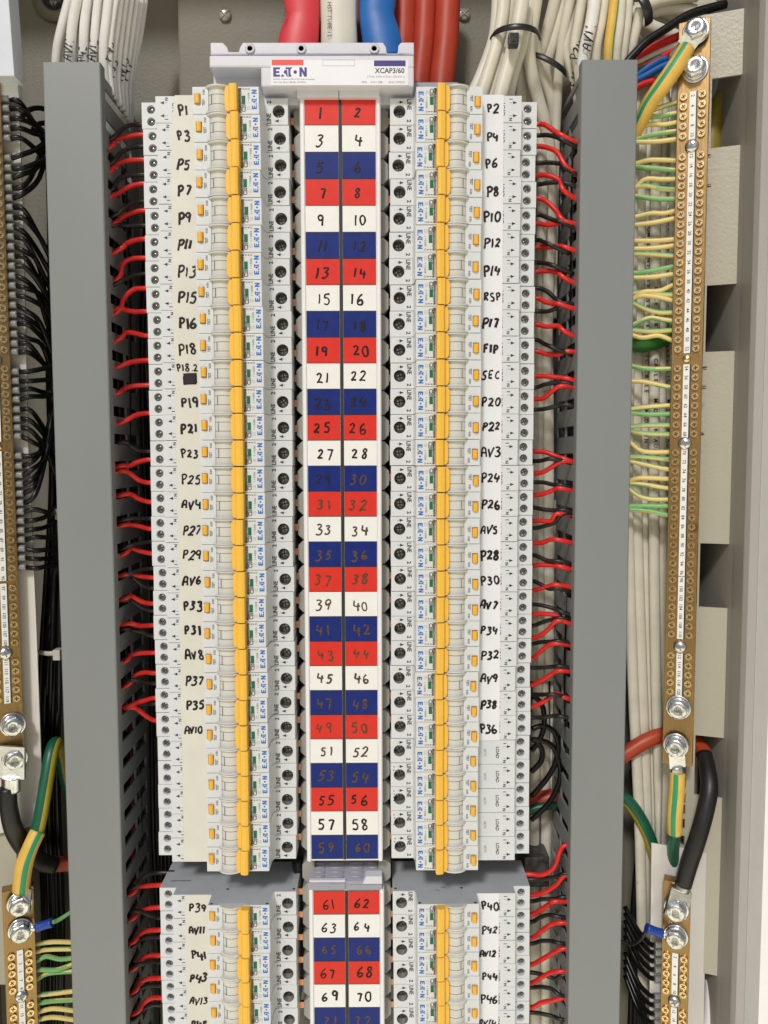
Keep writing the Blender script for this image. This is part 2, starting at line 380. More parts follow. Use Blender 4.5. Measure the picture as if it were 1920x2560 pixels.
# ------------------------------------------------------------------ cabinet frame on the right
def vwall(name, pts, z0, z1, m, label, cat):
    mb = MB(); mb.prism_z(pts, z0, z1, bev=.0004); return tag(obj(name, mb, m), label, cat)
xa = P(1828, 1300, .008).x; xb = P(1862, 1300, -.020).x; xc = P(1887, 1300, -.024).x
vwall('cabinet_side_frame', [(xa, .084), (xa, .004), (xb, -.020), (xb+.045, -.020), (xb+.045, .084)], -1.0, .35, FRAME, 'grey-beige folded cabinet side frame running up the right edge', 'frame')
vwall('frame_edge_strip', [(xb, -.0205), (xb+.001, -.026), (xc, -.030), (xc+.03, -.030), (xc+.03, -.0205)], -1.0, .35, FRAMEL, 'lighter grey edge strip between the side frame and the white door edge', 'trim')
vwall('door_edge', [(xc, -.0305), (xc+.0005, -.050), (xc+.30, -.052), (xc+.30, -.0305)], -1.0, .35, DOORW, 'bright white enamelled door edge at the far right', 'door edge')

# angled cream bracket behind the right-hand earth bars, with its rectangular cut-outs
BR = []   # bracket plane: y falls from left to right
def bry(x, xl): return .020-(x-xl)*.36
xl = P(1718, 1300, .020).x; xr = xa+.0005
def brp(px, py):
    # intersect the view ray with the slanted bracket plane
    D = _f + _r*((px-960)/FOC) + _u*((1280-py)/FOC); C = Vector((CX, CY, CZ))
    n = Vector((.36, 1, 0)); p0 = Vector((xl, .020, 0)); t = (p0-C).dot(n)/D.dot(n); return C+D*t
holes = [((1778, 197), (1850, 362)), ((1765, 714), (1836, 877)), ((1752, 1358), (1822, 1521)), ((1742, 1838), (1810, 1996))]
zs = [P(1800, 20, .01).z]; ztop = zs[0]; zbot = P(1790, 2440, .01).z
mb = MB(); th = .0018
def slab(xa_, xb_, za_, zb_):
    if zb_ - za_ < 1e-5: return
    vs = []
    for dy in (0, th):
        for (x, z) in ((xa_, za_), (xb_, za_), (xb_, zb_), (xa_, zb_)): vs.append((x, bry(x, xl)+dy, z))
    mb.add(vs, [[0, 1, 2, 3][::-1], [4, 5, 6, 7], [0, 1, 5, 4], [1, 2, 6, 5], [2, 3, 7, 6], [3, 0, 4, 7]])
hl = [(brp(a[0], a[1]), brp(b[0], b[1])) for a, b in holes]
xh0 = sum(h[0].x for h in hl)/4; xh1 = sum(h[1].x for h in hl)/4
slots = [P(0, 1925+i*35, .02).z for i in range(6)]; xs0 = P(1709, 1960, .015).x; xs1 = P(1720, 1960, .015).x
slab(xl-.012, xs0, zbot, ztop)
zc = ztop
for i, sz in enumerate([1925, 1958, 1996, 2024, 2060, 2102]):
    z_hi = P(1714, sz-11, .018).z; z_lo = P(1714, sz+13, .018).z; slab(xs0, xs1, z_hi, zc); zc = z_lo
slab(xs0, xs1, zbot, zc); slab(xs1, xh0, zbot, ztop)
zc = ztop
for h in hl: slab(xh0, xh1, h[0].z, zc); zc = h[1].z
slab(xh0, xh1, zbot, zc); slab(xh1, xr, zbot, ztop)
tag(obj('mounting_bracket', mb, BRKT), 'cream powder-coated bracket with four rectangular cut-outs behind the right earth bar', 'bracket')

# ------------------------------------------------------------------ wiring ducts
def duct(name, x0, x1, yf, ztop, side, label):
    """front cover strip, two slotted side walls (side=+1: visible wall is the right one) and a base"""
    t = thing(name, label, 'wiring duct', ((x0+x1)/2, .08, -1.0))
    zb = -.98
    mb = MB(); mb.prism_z([(x0, yf+.009), (x0, yf+.0008), (x0+.0008, yf), (x1-.0008, yf), (x1, yf+.0008), (x1, yf+.009), (x1-.0013, yf+.009), (x1-.0013, yf+.0015), (x0+.0013, yf+.0015), (x0+.0013, yf+.009)], zb, ztop, bev=.0003)
    obj('duct_cover', mb, DUCT, t)
    for sd in (-1, 1):
        mb = MB(); xw = x1-.0018 if sd > 0 else x0+.0018; w = .0016; xa_, xb_ = (xw-w, xw) if sd > 0 else (xw, xw+w)
        yb, ym, y2 = .082, .020 if False else .0, .0
        # lip at the front, fingers, break-off bars at mid depth, solid foot
        yl = yf+.010; yfoot = .068; p = .020; off = SL[sd*side]
        mb.box(xa_, xb_, yfoot, .0835, zb, ztop-.004)
        n = int((off-zb)/p)+1
        for i in range(-int((ztop-off)/p)-1, n+1):
            zc = off-i*p
            lo, hi = max(zb, zc-.0062), min(ztop-.004, zc+.0062)
            if hi-lo < .001: continue
            prof = [(yl-.004, lo+.0012), (yl-.0015, lo), (.0679, lo), (.0679, hi), (yl-.0015, hi), (yl-.004, hi-.0012)]
            vs = [(x, y, z) for x in (xa_, xb_) for y, z in prof]
            nn = 6; fs = [list(range(6))[::-1], [6+k for k in range(6)]]+[[k, (k+1) % 6, 6+(k+1) % 6, 6+k] for k in range(6)]
            mb.add(vs, fs)
            if hi < ztop-.02 and lo > zb+.02: mb.box(xa_+.0002, xb_-.0002, .040, .043, hi-.0001, hi+.0077)
        bmn = obj('slotted_side', mb, DUCT, t)
    mb = MB(); mb.box(x0+.002, x1-.002, .0835, .0848, zb, ztop-.004); obj('duct_base', mb, DUCT, t)
    return t
zL = P(263, 1095+12, .0).z; zR = P(1415, 1095, .0).z
SL = {1: 0, -1: 0}
SL = {1: P(290, 1062, .01).z, -1: P(290, 1062, .01).z}
duct('wiring_duct', -.2018, -.1625, -.003, P(178, 155, -.003).z, 1, 'grey slotted wiring duct left of the breakers, full height')
SL = {1: P(1405, 1112, .01).z, -1: P(1405, 1112, .01).z}
duct('wiring_duct', .1655, .2040, -.002, P(1520, 149, -.002).z, -1, 'grey slotted wiring duct right of the breakers, full height')

# ------------------------------------------------------------------ the breaker (one prototype, copied)
H = .00885
def boolean(me_mb, mats, cutters):
    me = me_mb.mesh('body', mats); o = bpy.data.objects.new('tmp', me); COL.objects.link(o)
    cut = MB()
    for c_ in cutters: c_(cut)
    cm = cut.mesh('cut', [mats[0]])
    bb = bmesh.new(); bb.from_mesh(cm); bmesh.ops.remove_doubles(bb, verts=bb.verts, dist=1e-7); bmesh.ops.recalc_face_normals(bb, faces=bb.faces); bb.to_mesh(cm); bb.free()
    co = bpy.data.objects.new('cut', cm); COL.objects.link(co)
    md = o.modifiers.new('b', 'BOOLEAN'); md.operation = 'DIFFERENCE'; md.object = co; md.solver = 'EXACT'
    dg = bpy.context.evaluated_depsgraph_get(); out = bpy.data.meshes.new_from_object(o.evaluated_get(dg))
    for x in (o, co): COL.objects.unlink(x); bpy.data.objects.remove(x)
    return out
prof = [(-.0511, .044), (-.0511, .006), (-.0388, .006), (-.0388, -.0037), (-.0104, -.0037), (-.0104, -.0174), (.0338, -.0174), (.0342, -.004), (.0352, 0), (.0511, 0), (.0511, .044)]
bmb = MB(); bmb.prism_z(prof, -H, H, bev=.00035)
HC = [(-.0446, .0041, .0029, .006), (-.0446, -.0041, .0029, .006), (.0447, 0, .0042, 0)]
cuts = [(lambda m, q=q: m.lathe_y(q[0], q[1], [(q[2], q[3]-.02), (q[2], q[3]+.010)], 28, smooth=True)) for q in HC]
cuts.append(lambda m: m.box(.0002, .0218, -.025, -.0150, -.0080, .0080))
cuts.append(lambda m: m.box(-.0091, -.0049, -.025, -.0160, -.0026, .0044))
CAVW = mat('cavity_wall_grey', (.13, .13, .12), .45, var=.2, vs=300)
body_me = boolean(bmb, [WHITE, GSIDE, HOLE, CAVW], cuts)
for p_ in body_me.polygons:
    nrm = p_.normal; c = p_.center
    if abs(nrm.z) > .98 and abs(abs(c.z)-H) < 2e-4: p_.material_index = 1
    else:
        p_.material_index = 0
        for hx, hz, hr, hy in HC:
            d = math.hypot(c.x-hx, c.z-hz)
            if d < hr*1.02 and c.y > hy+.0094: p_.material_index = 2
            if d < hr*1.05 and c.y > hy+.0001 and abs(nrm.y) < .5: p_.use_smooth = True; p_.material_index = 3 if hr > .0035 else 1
def screw_mb(x, z, r, y, slot_angle, cross=True):
    mb = MB(); mb.lathe_y(x, z, [(r, y+.0025), (r, y+.0004), (r*.9, y), (0, y)], 20)
    for k in ((0, 1) if cross else (0,)):
        a = slot_angle+k*math.pi/2; dx, dz = math.cos(a)*r*.72, math.sin(a)*r*.72; nx, nz = -math.sin(a)*r*.13, math.cos(a)*r*.13
        mb.add([(x-dx-nx, y-.00004-.00001*k, z-dz-nz), (x+dx-nx, y-.00004-.00001*k, z+dz-nz), (x+dx+nx, y-.00004-.00001*k, z+dz+nz), (x-dx+nx, y-.00004-.00001*k, z-dz+nz)], [[0, 1, 2, 3]], 1)
    return mb
proto_parts = []    # (name, mesh, mats)
def pp(name, mb, mats): proto_parts.append((name, mb.mesh(name, mats if isinstance(mats, list) else [mats]) if isinstance(mb, MB) else mb))
pp('body', body_me, None)
scr = []
for v in range(3):
    a = random.uniform(0, 1.5)
    scr.append((screw_mb(0, 0, .0026, .0022, a).mesh('load_screw', [TSCREW, INK]), screw_mb(0, 0, .0036, .0042, random.uniform(0, 1.5)).mesh('line_screw', [TSCREW, INK])))
# drum with flanges
mb = MB()
def dru(mb, r, z0, z1, cy_, a0=200, a1=340, m=0):
    n = 18; vs = []
    for zz in (z0, z1):
        for i in range(n+1):
            a = math.radians(a0+(a1-a0)*i/n); vs.append((.0066+r*math.cos(a), cy_+r*math.sin(a), zz))
    k = n+1
    mb.add(vs, [[i, i+1, k+i+1, k+i] for i in range(n)], m, True)
    mb.add(vs, [list(range(k)), list(range(k, 2*k))[::-1]], m)
cyd = -.0174+.0060
dru(mb, .0083, -.0079, .0079, cyd)
pp('handle_drum', mb, [DRUM])
mb = MB(); dru(mb, .00834, .0030, .0033, cyd, 205, 320); dru(mb, .00834, -.0031, -.0028, cyd, 205, 320)
mb.box(.0026, .00275, -.0194, -.0180, -.003, .003)
pp('drum_groove', mb, [INK])
mb = MB()
for zz in (H-.00095, -H+.00005): dru(mb, .0104, zz, zz+.0010, cyd+.0001, 200, 340)
pp('collar', mb, [FLNG])
# toggle
mb = MB(); mb.prism_z([(.0146, -.0165), (.0144, -.0222), (.0150, -.0232), (.0180, -.0238), (.0199, -.0232), (.0202, -.0165)], -.0086, .0086, bev=.0002)
mb.prism_y([(.0145, -.0084), (.0128, -.0081), (.0117, -.0068), (.0114, -.0040), (.0114, .0040), (.0117, .0068), (.0128, .0081), (.0145, .0084)], -.0206, -.0168, bev=.0003)
pp('toggle', mb, [YEL])
mb = MB(); mb.prism_z([(-.0088, -.0165), (-.0088, -.0186), (-.0080, -.0194), (-.0062, -.0194), (-.0053, -.0188), (-.0053, -.0165)], -.0019, .0041, bev=.0004)
pp('test_button', mb, [YEL2])
mb = MB(); mb.box(.0224, .0248, -.01746, -.0170, -.0024, .0030); pp('status_window', mb, [GREEN])
# print
YN = -.01746; YL = -.00376
mb = MB()
text(mb, 'TEST', -.0030, -.0012, YN, .0019, 90, .02, m=0, maxw=.0042)
text(mb, 'RCBO', -.0028, .0055, YN, .0014, 90, .02, m=0, maxw=.0034)
text(mb, 'C20', .0236, -.0050, YN, .0027, 90, .03, maxw=.0048)
text(mb, 'EBSM-20/1/C/003-A', .0216, 0, YN, .0015, 90, .02, maxw=.0160)
text(mb, 'I  = 0.03A', .0270, .0018, YN, .0013, 90, .01, m=0, maxw=.0068)
for (a_, b_) in (((.0259, -.0060), (.0277, -.0040)),):
    for q in (((a_[0], a_[1]), (a_[0]+.00012, b_[1])), ((b_[0]-.00012, a_[1]), (b_[0], b_[1])), ((a_[0], a_[1]), (b_[0], a_[1]+.00012)), ((a_[0], b_[1]-.00012), (b_[0], b_[1])), ((a_[0], (a_[1]+b_[1])/2), (b_[0], (a_[1]+b_[1])/2+.0001))):
        tri(mb, [(q[0][0], q[0][1]), (q[1][0], q[0][1]), (q[1][0], q[1][1]), (q[0][0], q[1][1])], YN-.00001*random.random(), 1)
ring = [(.0272+.0007*math.cos(a*.5236), .0073+.0007*math.sin(a*.5236)) for a in range(12)]; ring2 = [(.0272+.0005*math.cos(a*.5236), .0073+.0005*math.sin(a*.5236)) for a in range(12)]
mb.add([(a, YN, b) for a, b in ring]+[(a, YN, b) for a, b in ring2], [[i, (i+1) % 12, 12+(i+1) % 12, 12+i] for i in range(12)], 0)
tri(mb, [(.0215, .00722), (.0262, .00722), (.0262, .00738), (.0215, .00738)], YN)
tri(mb, [(.0228, .0073), (.0238, .0078), (.0238, .0068)], YN-.00001); tri(mb, [(.0262, .0073), (.0251, .0078), (.0251, .0068)], YN-.00001)
logo(mb, .0307, .0006, YN, .0126, .0034, 90, m=2)
pp('face_marking', mb, [INK, GREYINK, BLUEINK]); mb = MB()
text(mb, 'LINE', .0379, -.0047, -.00006, .0031, 90, .03, maxw=.0070)
text(mb, '2', .0381, .0062, -.00006, .0029, 90, .03)
tri(mb, [(.0418, -.0063), (.0446, -.0052), (.0446, -.0074)], -.00006); tri(mb, [(.0443, -.00628), (.0462, -.00628), (.0462, -.00612), (.0443, -.00612)], -.00006)
pp('line_marking', mb, [INK]); mb = MB()
for zz in (.0044, -.0042):
    tri(mb, [(-.0356, zz), (-.0329, zz+.0011), (-.0329, zz-.0011)], YL); tri(mb, [(-.0330, zz-.00009), (-.0304, zz-.00009), (-.0304, zz+.00009), (-.0330, zz+.00009)], YL)
text(mb, 'N', -.0312, .0068, YL, .0021, 90, .04); text(mb, '1', -.0314, -.0065, YL, .0022, 90, .04)
text(mb, 'LOAD', -.0262, .0002, YL, .0024, 90, .025, maxw=.0085)
text(mb, 'AR77C', -.0172, .0002, YL, .0019, 90, .005, m=1, maxw=.0056)
pp('load_marking', mb, [INK, GREYINK])

def breaker(x, z, right, label, group):
    t = thing('circuit_breaker', label, 'circuit breaker', (x, 0, z), group, (random.uniform(-.001, .001), (math.pi if right else 0)+random.uniform(-.0015, .0015), random.uniform(-.0012, .0012)))
    for nm, me in proto_parts:
        o = bpy.data.objects.new(nm, me); COL.objects.link(o); o.parent = t
        if nm == 'toggle': o.location = (random.uniform(-.0003, .0003), random.uniform(-.0003, .0002), 0)
        if nm == 'test_button': o.location = (0, random.uniform(-.0003, .0003), random.uniform(-.0002, .0002))
    v = random.randrange(3)
    for hx, hz, hr, hy in HC[:2]:
        o = bpy.data.objects.new('load_screw', scr[random.randrange(3)][0]); COL.objects.link(o); o.parent = t; o.location = (hx, .006, hz)
    o = bpy.data.objects.new('line_screw', scr[v][1]); COL.objects.link(o); o.parent = t; o.location = (.0447, 0.001, 0)
    return t
TL = ['P1', 'P3', 'P5', 'P7', 'P9', 'P11', 'P13', 'P15', 'P16', 'P18', 'P18.2', 'P19', 'P21', 'P23', 'P25', 'AV4', 'P27', 'P29', 'AV6', 'P33', 'P31', 'AV8', 'P37', 'P35', 'AV10'] + ['']*5
TR = ['P2', 'P4', 'P6', 'P8', 'P10', 'P12', 'P14', 'RSP', 'P17', 'FIP', 'SEC', 'P20', 'P22', 'AV3', 'P24', 'P26', 'AV5', 'P28', 'P30', 'AV7', 'P34', 'P32', 'AV9', 'P38', 'P36'] + ['']*5
TL2 = ['P39', 'AV11', 'P41', 'P43', 'AV13', 'P45', 'P47']; TR2 = ['P40', 'P42', 'AV12', 'P44', 'P46', 'AV14', 'P48']
rows = []
for k in range(30): rows.append((k, -PITCH*(k+.5), 2*k+1, TL[k], TR[k], 0.0, 0.0))
for k in range(6): rows.append((30+k, Z2-PITCH*(k+.5), 61+2*k, TL2[k], TR2[k], -.0006, .0014))
BW = 'white breaker with yellow toggle'
firsts = {}
for k, z, num, l, r_, dl, dr in rows:
    for right in (False, True):
        tx = r_ if right else l; nn = num+1 if right else num; sd = 'right' if right else 'left'
        if tx == 'P18.2': lab = 'white breaker marked P18.2 over a blacked-out scribble, beside number 21'
        elif tx: lab = '%s whose load end is marked %s by hand, beside number %d' % (BW, tx, nn)
        else: lab = 'unmarked white breaker with yellow toggle beside number %d in the %s column' % (nn, sd)
        x = (.0853+dr) if right else (-.0863+dl)
        b_ = breaker(x+random.uniform(-.0005, .0005), z+random.uniform(-.00007, .00007), right, lab, 'breakers in the two columns')
        if right and nn in (54, 56, 58, 60):
            mb = MB()
            for q in range(2 if nn == 54 else 4):
                xx, zz_ = .0487+random.uniform(-.0005, .0005), -.006+q*.0024; mb.lathe_y(xx, zz_, [(.00045, -.00003), (.00045, -.0001), (0, -.0001)], 8)
            o = bpy.data.objects.new('marker_dots', mb.mesh('marker_dots', [MARK])); COL.objects.link(o); o.parent = b_
        if nn == 66:
            mb = MB(); rg = random.Random(3); pl = []
            for q in range(14):
                a = q/14*6.283; rr_ = rg.uniform(.5, 1.3); pl.append((.0228+.0011*rr_*math.cos(a), .0030+.0020*rr_*math.sin(a)))
            tri(mb, pl, YN-.00004); o = bpy.data.objects.new('brown_stain', mb.mesh('brown_stain', [mat('scorch_brown', (.16, .07, .02), .6, var=.5, vs=900)])); COL.objects.link(o); o.parent = b_
        if num == 61:   # exposed top flanks carry moulded pin holes and printed diagrams
            mb = MB()
            for (qx, qy) in ((.049, .004), (.032, -.0155), (-.008, -.0155), (.000, .004)):
                mb2 = [(qx+.0011*math.cos(a*.5236), qy+.0011*math.sin(a*.5236), H+.00005) for a in range(12)]; mb.add(mb2 if not right else [(a_, b__, -c_) for a_, b__, c_ in mb2], [list(range(12))], 1)
            s_ = -1 if right else 1
            if not right:
                for (x0, x1, y0, y1) in ((.028, .046, .012, .0122), (.028, .046, .022, .0222), (.028, .0282, .012, .022), (.0458, .046, .012, .022), (.032, .042, .015, .0152), (.032, .042, .018, .0182), (.0, .012, .0085, .009), (.0, .010, .0065, .007), (-.045, -.03, .015, .0165)):
                    mb.add([(x0, y0, H+.00006), (x1, y0, H+.00006), (x1, y1, H+.00006), (x0, y1, H+.00006)], [[0, 1, 2, 3]], 0)
            else:
                for (x0, y0) in ((.012, .004), (.016, .000)):
                    mb.add([(x0, y0, -H-.00006), (x0+.0035, y0+.0012, -H-.00006), (x0+.0036, y0+.0018, -H-.00006), (x0, y0+.0006, -H-.00006)], [[0, 1, 2, 3]], 1)
            me = mb.mesh('flank_marking', [GREYINK, INK]); o = bpy.data.objects.new('flank_marking', me); COL.objects.link(o); o.parent = b_

# ------------------------------------------------------------------ handwritten tape strips over the load ends
def strip(name, left, right, y, m, label, texts, tx, ztop):
    t = thing(name, label, 'label strip', (0, y, left[-1][1]))
    zs_ = sorted(set([p[1] for p in left]+[p[1] for p in right]), reverse=True)
    def ed(E_, z):
        for i in range(len(E_)-1):
            if E_[i][1] >= z >= E_[i+1][1]:
                k = (E_[i][1]-z)/max(1e-9, E_[i][1]-E_[i+1][1]); return E_[i][0]*(1-k)+E_[i+1][0]*k
        return E_[-1][0] if z < E_[-1][1] else E_[0][0]
    mb = MB(); z = left[0][1]; N = 120; zb = left[-1][1]
    vs = []
    for i in range(N+1):
        zz = z+(zb-z)*i/N; a_, b_ = ed(left, zz), ed(right, zz); wv = .00012*math.sin(i*1.7)+.00008*math.sin(i*.6)
        for j in range(4): vs.append((a_+(b_-a_)*j/3, y-(.00015 if j in (1, 2) else .00003)+wv*.4, zz))
    for i in range(N+1): pass
    mb.add(vs, [[i*4+j, (i+1)*4+j, (i+1)*4+j+1, i*4+j+1] for i in range(N) for j in range(3)], 0, True)
    # give the tape its thickness
    mb.add([(p.x, y+.00012, p.z) for p in [Vector(v) for v in vs]], [[i*4+j, i*4+j+1, (i+1)*4+j+1, (i+1)*4+j] for i in range(N) for j in range(3)], 0)
    obj('tape', mb, m, t)
    for (s_, zc, h) in texts:
        if not s_: continue
        mb = MB()
        if s_ == 'P18.2':
            scrawl(mb, s_, tx-.001, zc+.0056, y-.0003, .0046, .78, .00055)
            for q in range(8): mb.tube([(tx-.0035-random.uniform(0, .0008), y-.0003-.00002*q, zc+.0008-.0009*q), (tx+.0, y-.0003-.00002*q, zc+.0011-.0009*q), (tx+.0050+random.uniform(0, .0008), y-.0003-.00002*q, zc+.0012-.0009*q)], .0008, n=8, flat=(.12, 1), flatv=(0, -1, 0))
        else: scrawl(mb, s_, tx+random.uniform(-.0008, .0004)-(.0008 if len(s_) > 3 else 0), zc+random.uniform(-.0008, .0003), y-.0003, h*random.uniform(.9, 1.06)*(1 if len(s_) < 4 else .86), .76 if len(s_) < 4 else .72, .00070 if len(s_) < 4 else .00060)
        obj('handwritten_text', mb, MARK, t)
    return t
lx = [(P(437, 250, -.0038).x, .0002), (P(431, 300, -.0038).x, -.014), (P(429, 420, -.0038).x, -.045), (P(430, 560, -.0038).x, -.085), (P(432, 700, -.0038).x, -.12), (P(434, 850, -.0038).x, -.155), (-.1155, -.19), (-.1160, -.32), (-.1166, -.45), (-.1166, -.5395)]
strip('tape_strip', lx, [(-.0968, .0002), (-.0968, -.5395)], -.00400, PAPER, 'long cream label tape with handwritten circuit names down the left upper breakers', [(TL[k], -PITCH*(k+.5), .0066 if k < 9 else .0062) for k in range(30)], -.1062, 0)
lx = [(-.1168, Z2+.0002), (-.1168, Z2-.108)]
strip('tape_strip', lx, [(-.0975, Z2+.0002), (-.0975, Z2-.108)], -.00400, PAPER, 'short cream label tape with handwriting on the lower left breakers', [(TL2[k], Z2-PITCH*(k+.5), .0058) for k in range(6)], -.1072, 0)
zend = P(1240, 1851, -.0038).z
strip('tape_strip', [(.0955, .0003), (.0956, zend)], [(.1120, .0003), (.1124, zend)], -.00400, PAPERW, 'long white label tape with handwritten circuit names down the right upper breakers', [(TR[k], -PITCH*(k+.5), .0060) for k in range(25)], .1050, 0)
strip('tape_strip', [(.0970, Z2+.0002), (.0970, Z2-.108)], [(.1130, Z2+.0002), (.1130, Z2-.108)], -.00400, PAPERW, 'short white label tape with handwriting on the lower right breakers', [(TR2[k], Z2-PITCH*(k+.5), .0058) for k in range(6)], .1064, 0)

# ------------------------------------------------------------------ busbar: insulating fins, copper tabs, numbered cover
def busbar(label, z0, n, dx, cat='busbar', core=0.0):
    t = thing('busbar_chassis', label, cat, (dx, .04, z0-n*PITCH))
    mb = MB(); mb.box(dx-.026, dx+.026, .004, .045, z0-n*PITCH, z0-core, bev=.001); obj('core', mb, FIN, t)
    for k in range(n):
        zc = z0-PITCH*(k+.5)
        for s_ in (-1, 1):
            mb = MB(); a_, b_ = dx+s_*.0240, dx+s_*.0332; h = .0086; c_ = .0036
            mb.prism_y([(a_, zc-h), (b_-s_*c_, zc-h), (b_, zc-h+c_), (b_, zc+h-c_), (b_-s_*c_, zc+h), (a_, zc+h)], .012, .042, bev=.0006)
            obj('insulating_fin', mb, FIN, t)
            if core and k == 0: continue
            mb = MB(); mb.box(dx+s_*.030, dx+s_*.0385, .016, .0185, zc-.0024, zc+.0024, bev=.0002)
            obj('copper_tab', mb, COPPER, t)
            if True:
                mb = MB(); mb.box(dx+s_*.0335, dx+s_*.0350, .022, .040, zc-.0085, zc+.0085)
    return t
busbar('grey finned busbar with copper tabs between the two upper breaker columns', 0, 30, .0002)
busbar('grey finned busbar with copper tabs between the two lower breaker columns', Z2+.018, 7, .0008, core=.0185)
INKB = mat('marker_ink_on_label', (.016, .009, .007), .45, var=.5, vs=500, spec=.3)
INK_SHEEN = mat('marker_ink_sheen', (.095, .050, .022), .4, var=.4, vs=500, spec=.4)  # yellow sheen on the marker strokes, put into the ink colour
def numbered_cover(label, z0, n, dx, first):
    t = thing('numbered_cover', label, 'busbar cover', (dx, .0, z0-n*PITCH))
    zb = z0-n*PITCH-.0015
    mb = MB(); mb.prism_z([(dx-.0278, .012), (dx-.0278, .0002), (dx-.0270, -.0008), (dx-.0250, -.0008), (dx-.0247, .0004), (dx+.0247, .0004), (dx+.0250, -.0008), (dx+.0270, -.0008), (dx+.0278, .0002), (dx+.0278, .012)], zb, z0+.0012, bev=.0002)
    obj('cover_strip', mb, COVER, t)
    mb = MB(); mb.box(dx-.0011, dx+.0011, -.00012, .0003, zb+.001, z0); obj('centre_divider', mb, BLACK, t)
    cols = [RED, LWHITE, BLUE]; cn = ['red', 'white', 'blue']
    for k in range(n):
        za, zb_ = z0-PITCH*k, z0-PITCH*(k+1)
        for s_ in (-1, 1):
            c_ = cols[k % 3]; num = first+2*k+(1 if s_ > 0 else 0)
            mb = MB(); xa_, xb_ = (dx-.0244, dx-.0013) if s_ < 0 else (dx+.0013, dx+.0243)
            if k % 3 == 1: mb.box(xa_, xb_, -.00003, .0003, zb_+.00025, za-.00025)
            else:
                mb.box(xa_, xb_, -.00003, .0003, zb_+.0003, za-.0003); mb.box(xa_, xb_, -.00006, .0002, za-.0003, za+.0001, m=1); mb.box(xa_, xb_, -.00006, .0002, zb_-.0001, zb_+.0003, m=1)
            o = obj('number_label', mb, [c_, BLACK], t); o['label'] = '%s number label reading %d' % (cn[k % 3], num)
            mb = MB(); st = str(num); wsp = 1.0 if len(st) > 1 else .8
            scrawl(mb, st, (xa_+xb_)/2+random.uniform(-.0012, .0012), (za+zb_)/2-.0008+random.uniform(-.0006, .0006), -.0001, .0069, wsp*random.uniform(.85, 1.1), .00062)
            obj('handwritten_number', mb, INK_SHEEN if 30 <= num <= 54 or num in (65, 66, 71, 72, 59, 60) else INKB, o)
    return t
numbered_cover('white busbar cover with handwritten numbers 1 to 60 on red, white and blue labels', 0, 30, .0002, 1)
numbered_cover('lower white busbar cover with handwritten numbers from 61 up', Z2+.0004, 6, .0012, 61)

# louvred end piece above the lower cover
t = thing('louvred_end_piece', 'lilac-grey louvred plastic end piece between the upper and lower number strips', 'end piece', (0, .03, -.56))
zt = Z2+.0016
mb = MB()
# the ribbed top slopes down towards the viewer
sec = [(.024, zt+.0125), (.0015, zt+.0055), (.0, zt+.004), (.0, zt), (.024, zt)]
vs = [(x, y, z) for x in (-.0262, .0272) for y, z in sec]
mb.add(vs, [[0, 1, 2, 3, 4], [5, 6, 7, 8, 9][::-1]]+[[i, (i+1) % 5, 5+(i+1) % 5, 5+i][::-1] for i in range(5)])
for i in range(5):
    yy = .0050+i*.0040; zz = zt+.0055+(.0070/.0225)*(yy-.0015)
    for xa_, xb_ in ((-.0235, -.0155), (-.0120, -.0010), (.0030, .0132), (.0172, .0240)):
        mb.tube([(xa_, yy, zz+.0002), (xb_, yy, zz+.0002)], .0011, n=8, sub=1)
obj('louvre_block', mb, VENT, t)
mb = MB(); mb.box(-.0275, .0005, -.0006, .006, zt-.0004, zt+.0052, bev=.0005); mb.box(-.0115, .0002, -.0011, .004, zt+.0002, zt+.0046, bev=.0004); mb.box(.0010, .0275, -.0006, .006, zt-.0004, zt+.0035, bev=.0005)
obj('latch_plate', mb, VENT, t)
mb = MB(); mb.prism_y([(.0130, zt+.0042), (.0275, zt+.0042), (.0275, zt+.0100), (.0155, zt+.0100)], -.0008, .008, bev=.0005); mb.box(-.0262, .0005, -.0004, .003, zt+.0054, zt+.0070, bev=.0004)
obj('white_tab', mb, CAPW, t)

# end cap above the number strip
t = thing('busbar_end_cap', 'white plastic busbar end cap with maker label above the number strip', 'end cap', (0, .03, .0))
YF = -.010
def pz(py, y): return P(800, py, y).z
def pxx(px, py, y): return P(px, py, y).x
mb = MB()
mb.box(pxx(523, 150, YF), pxx(1035, 150, YF), YF, .05, pz(168, YF), pz(138, YF), bev=.0012)
mb.box(pxx(652, 190, YF), pxx(1035, 190, YF), YF+.0003, .05, pz(216, YF), pz(167, YF)+.0001, bev=.0012)
mb.box(pxx(533, 200, .006), pxx(1033, 200, .006), .006, .05, pz(262, .006), pz(169, .006), bev=.0012)
obj('housing', mb, CAPW, t)
mb = MB(); zf0, zf1 = pz(137, -.002), pz(106, -.002)
xs_ = [pxx(p, 120, -.002) for p in (526, 568, 600, 965, 996, 1035)]
mb.prism_y([(xs_[0], zf0), (xs_[0], zf1), (xs_[1]-.003, zf1), (xs_[1], zf1-.003), (xs_[1]+.001, zf0+.002), (xs_[2]-.001, zf0+.002), (xs_[2], zf1-.003), (xs_[2]+.002, zf1), (xs_[3]-.002, zf1), (xs_[3], zf1-.003), (xs_[3]+.0005, zf0+.001), (xs_[4]-.0005, zf0+.001), (xs_[4], zf1-.002), (xs_[4]+.002, zf1), (xs_[5], zf1), (xs_[5], zf0)], -.002, .012, bev=.0007)
obj('flange', mb, CAPW, t)
for px in (625, 753, 935.6):
    c = P(px, 122, -.002)
    mb = MB(); mb.lathe_y(c.x, c.z, [(.0034, -.0020), (.0034, -.0030), (.0019, -.0030), (.0017, -.0016)], 20); mb2 = MB()
    o = obj('screw_boss', mb, CAPW, t); mb2.lathe_y(c.x, c.z, [(.0018, -.0023), (.0, -.0023)], 16); obj('boss_hole', mb2, HOLE, o)
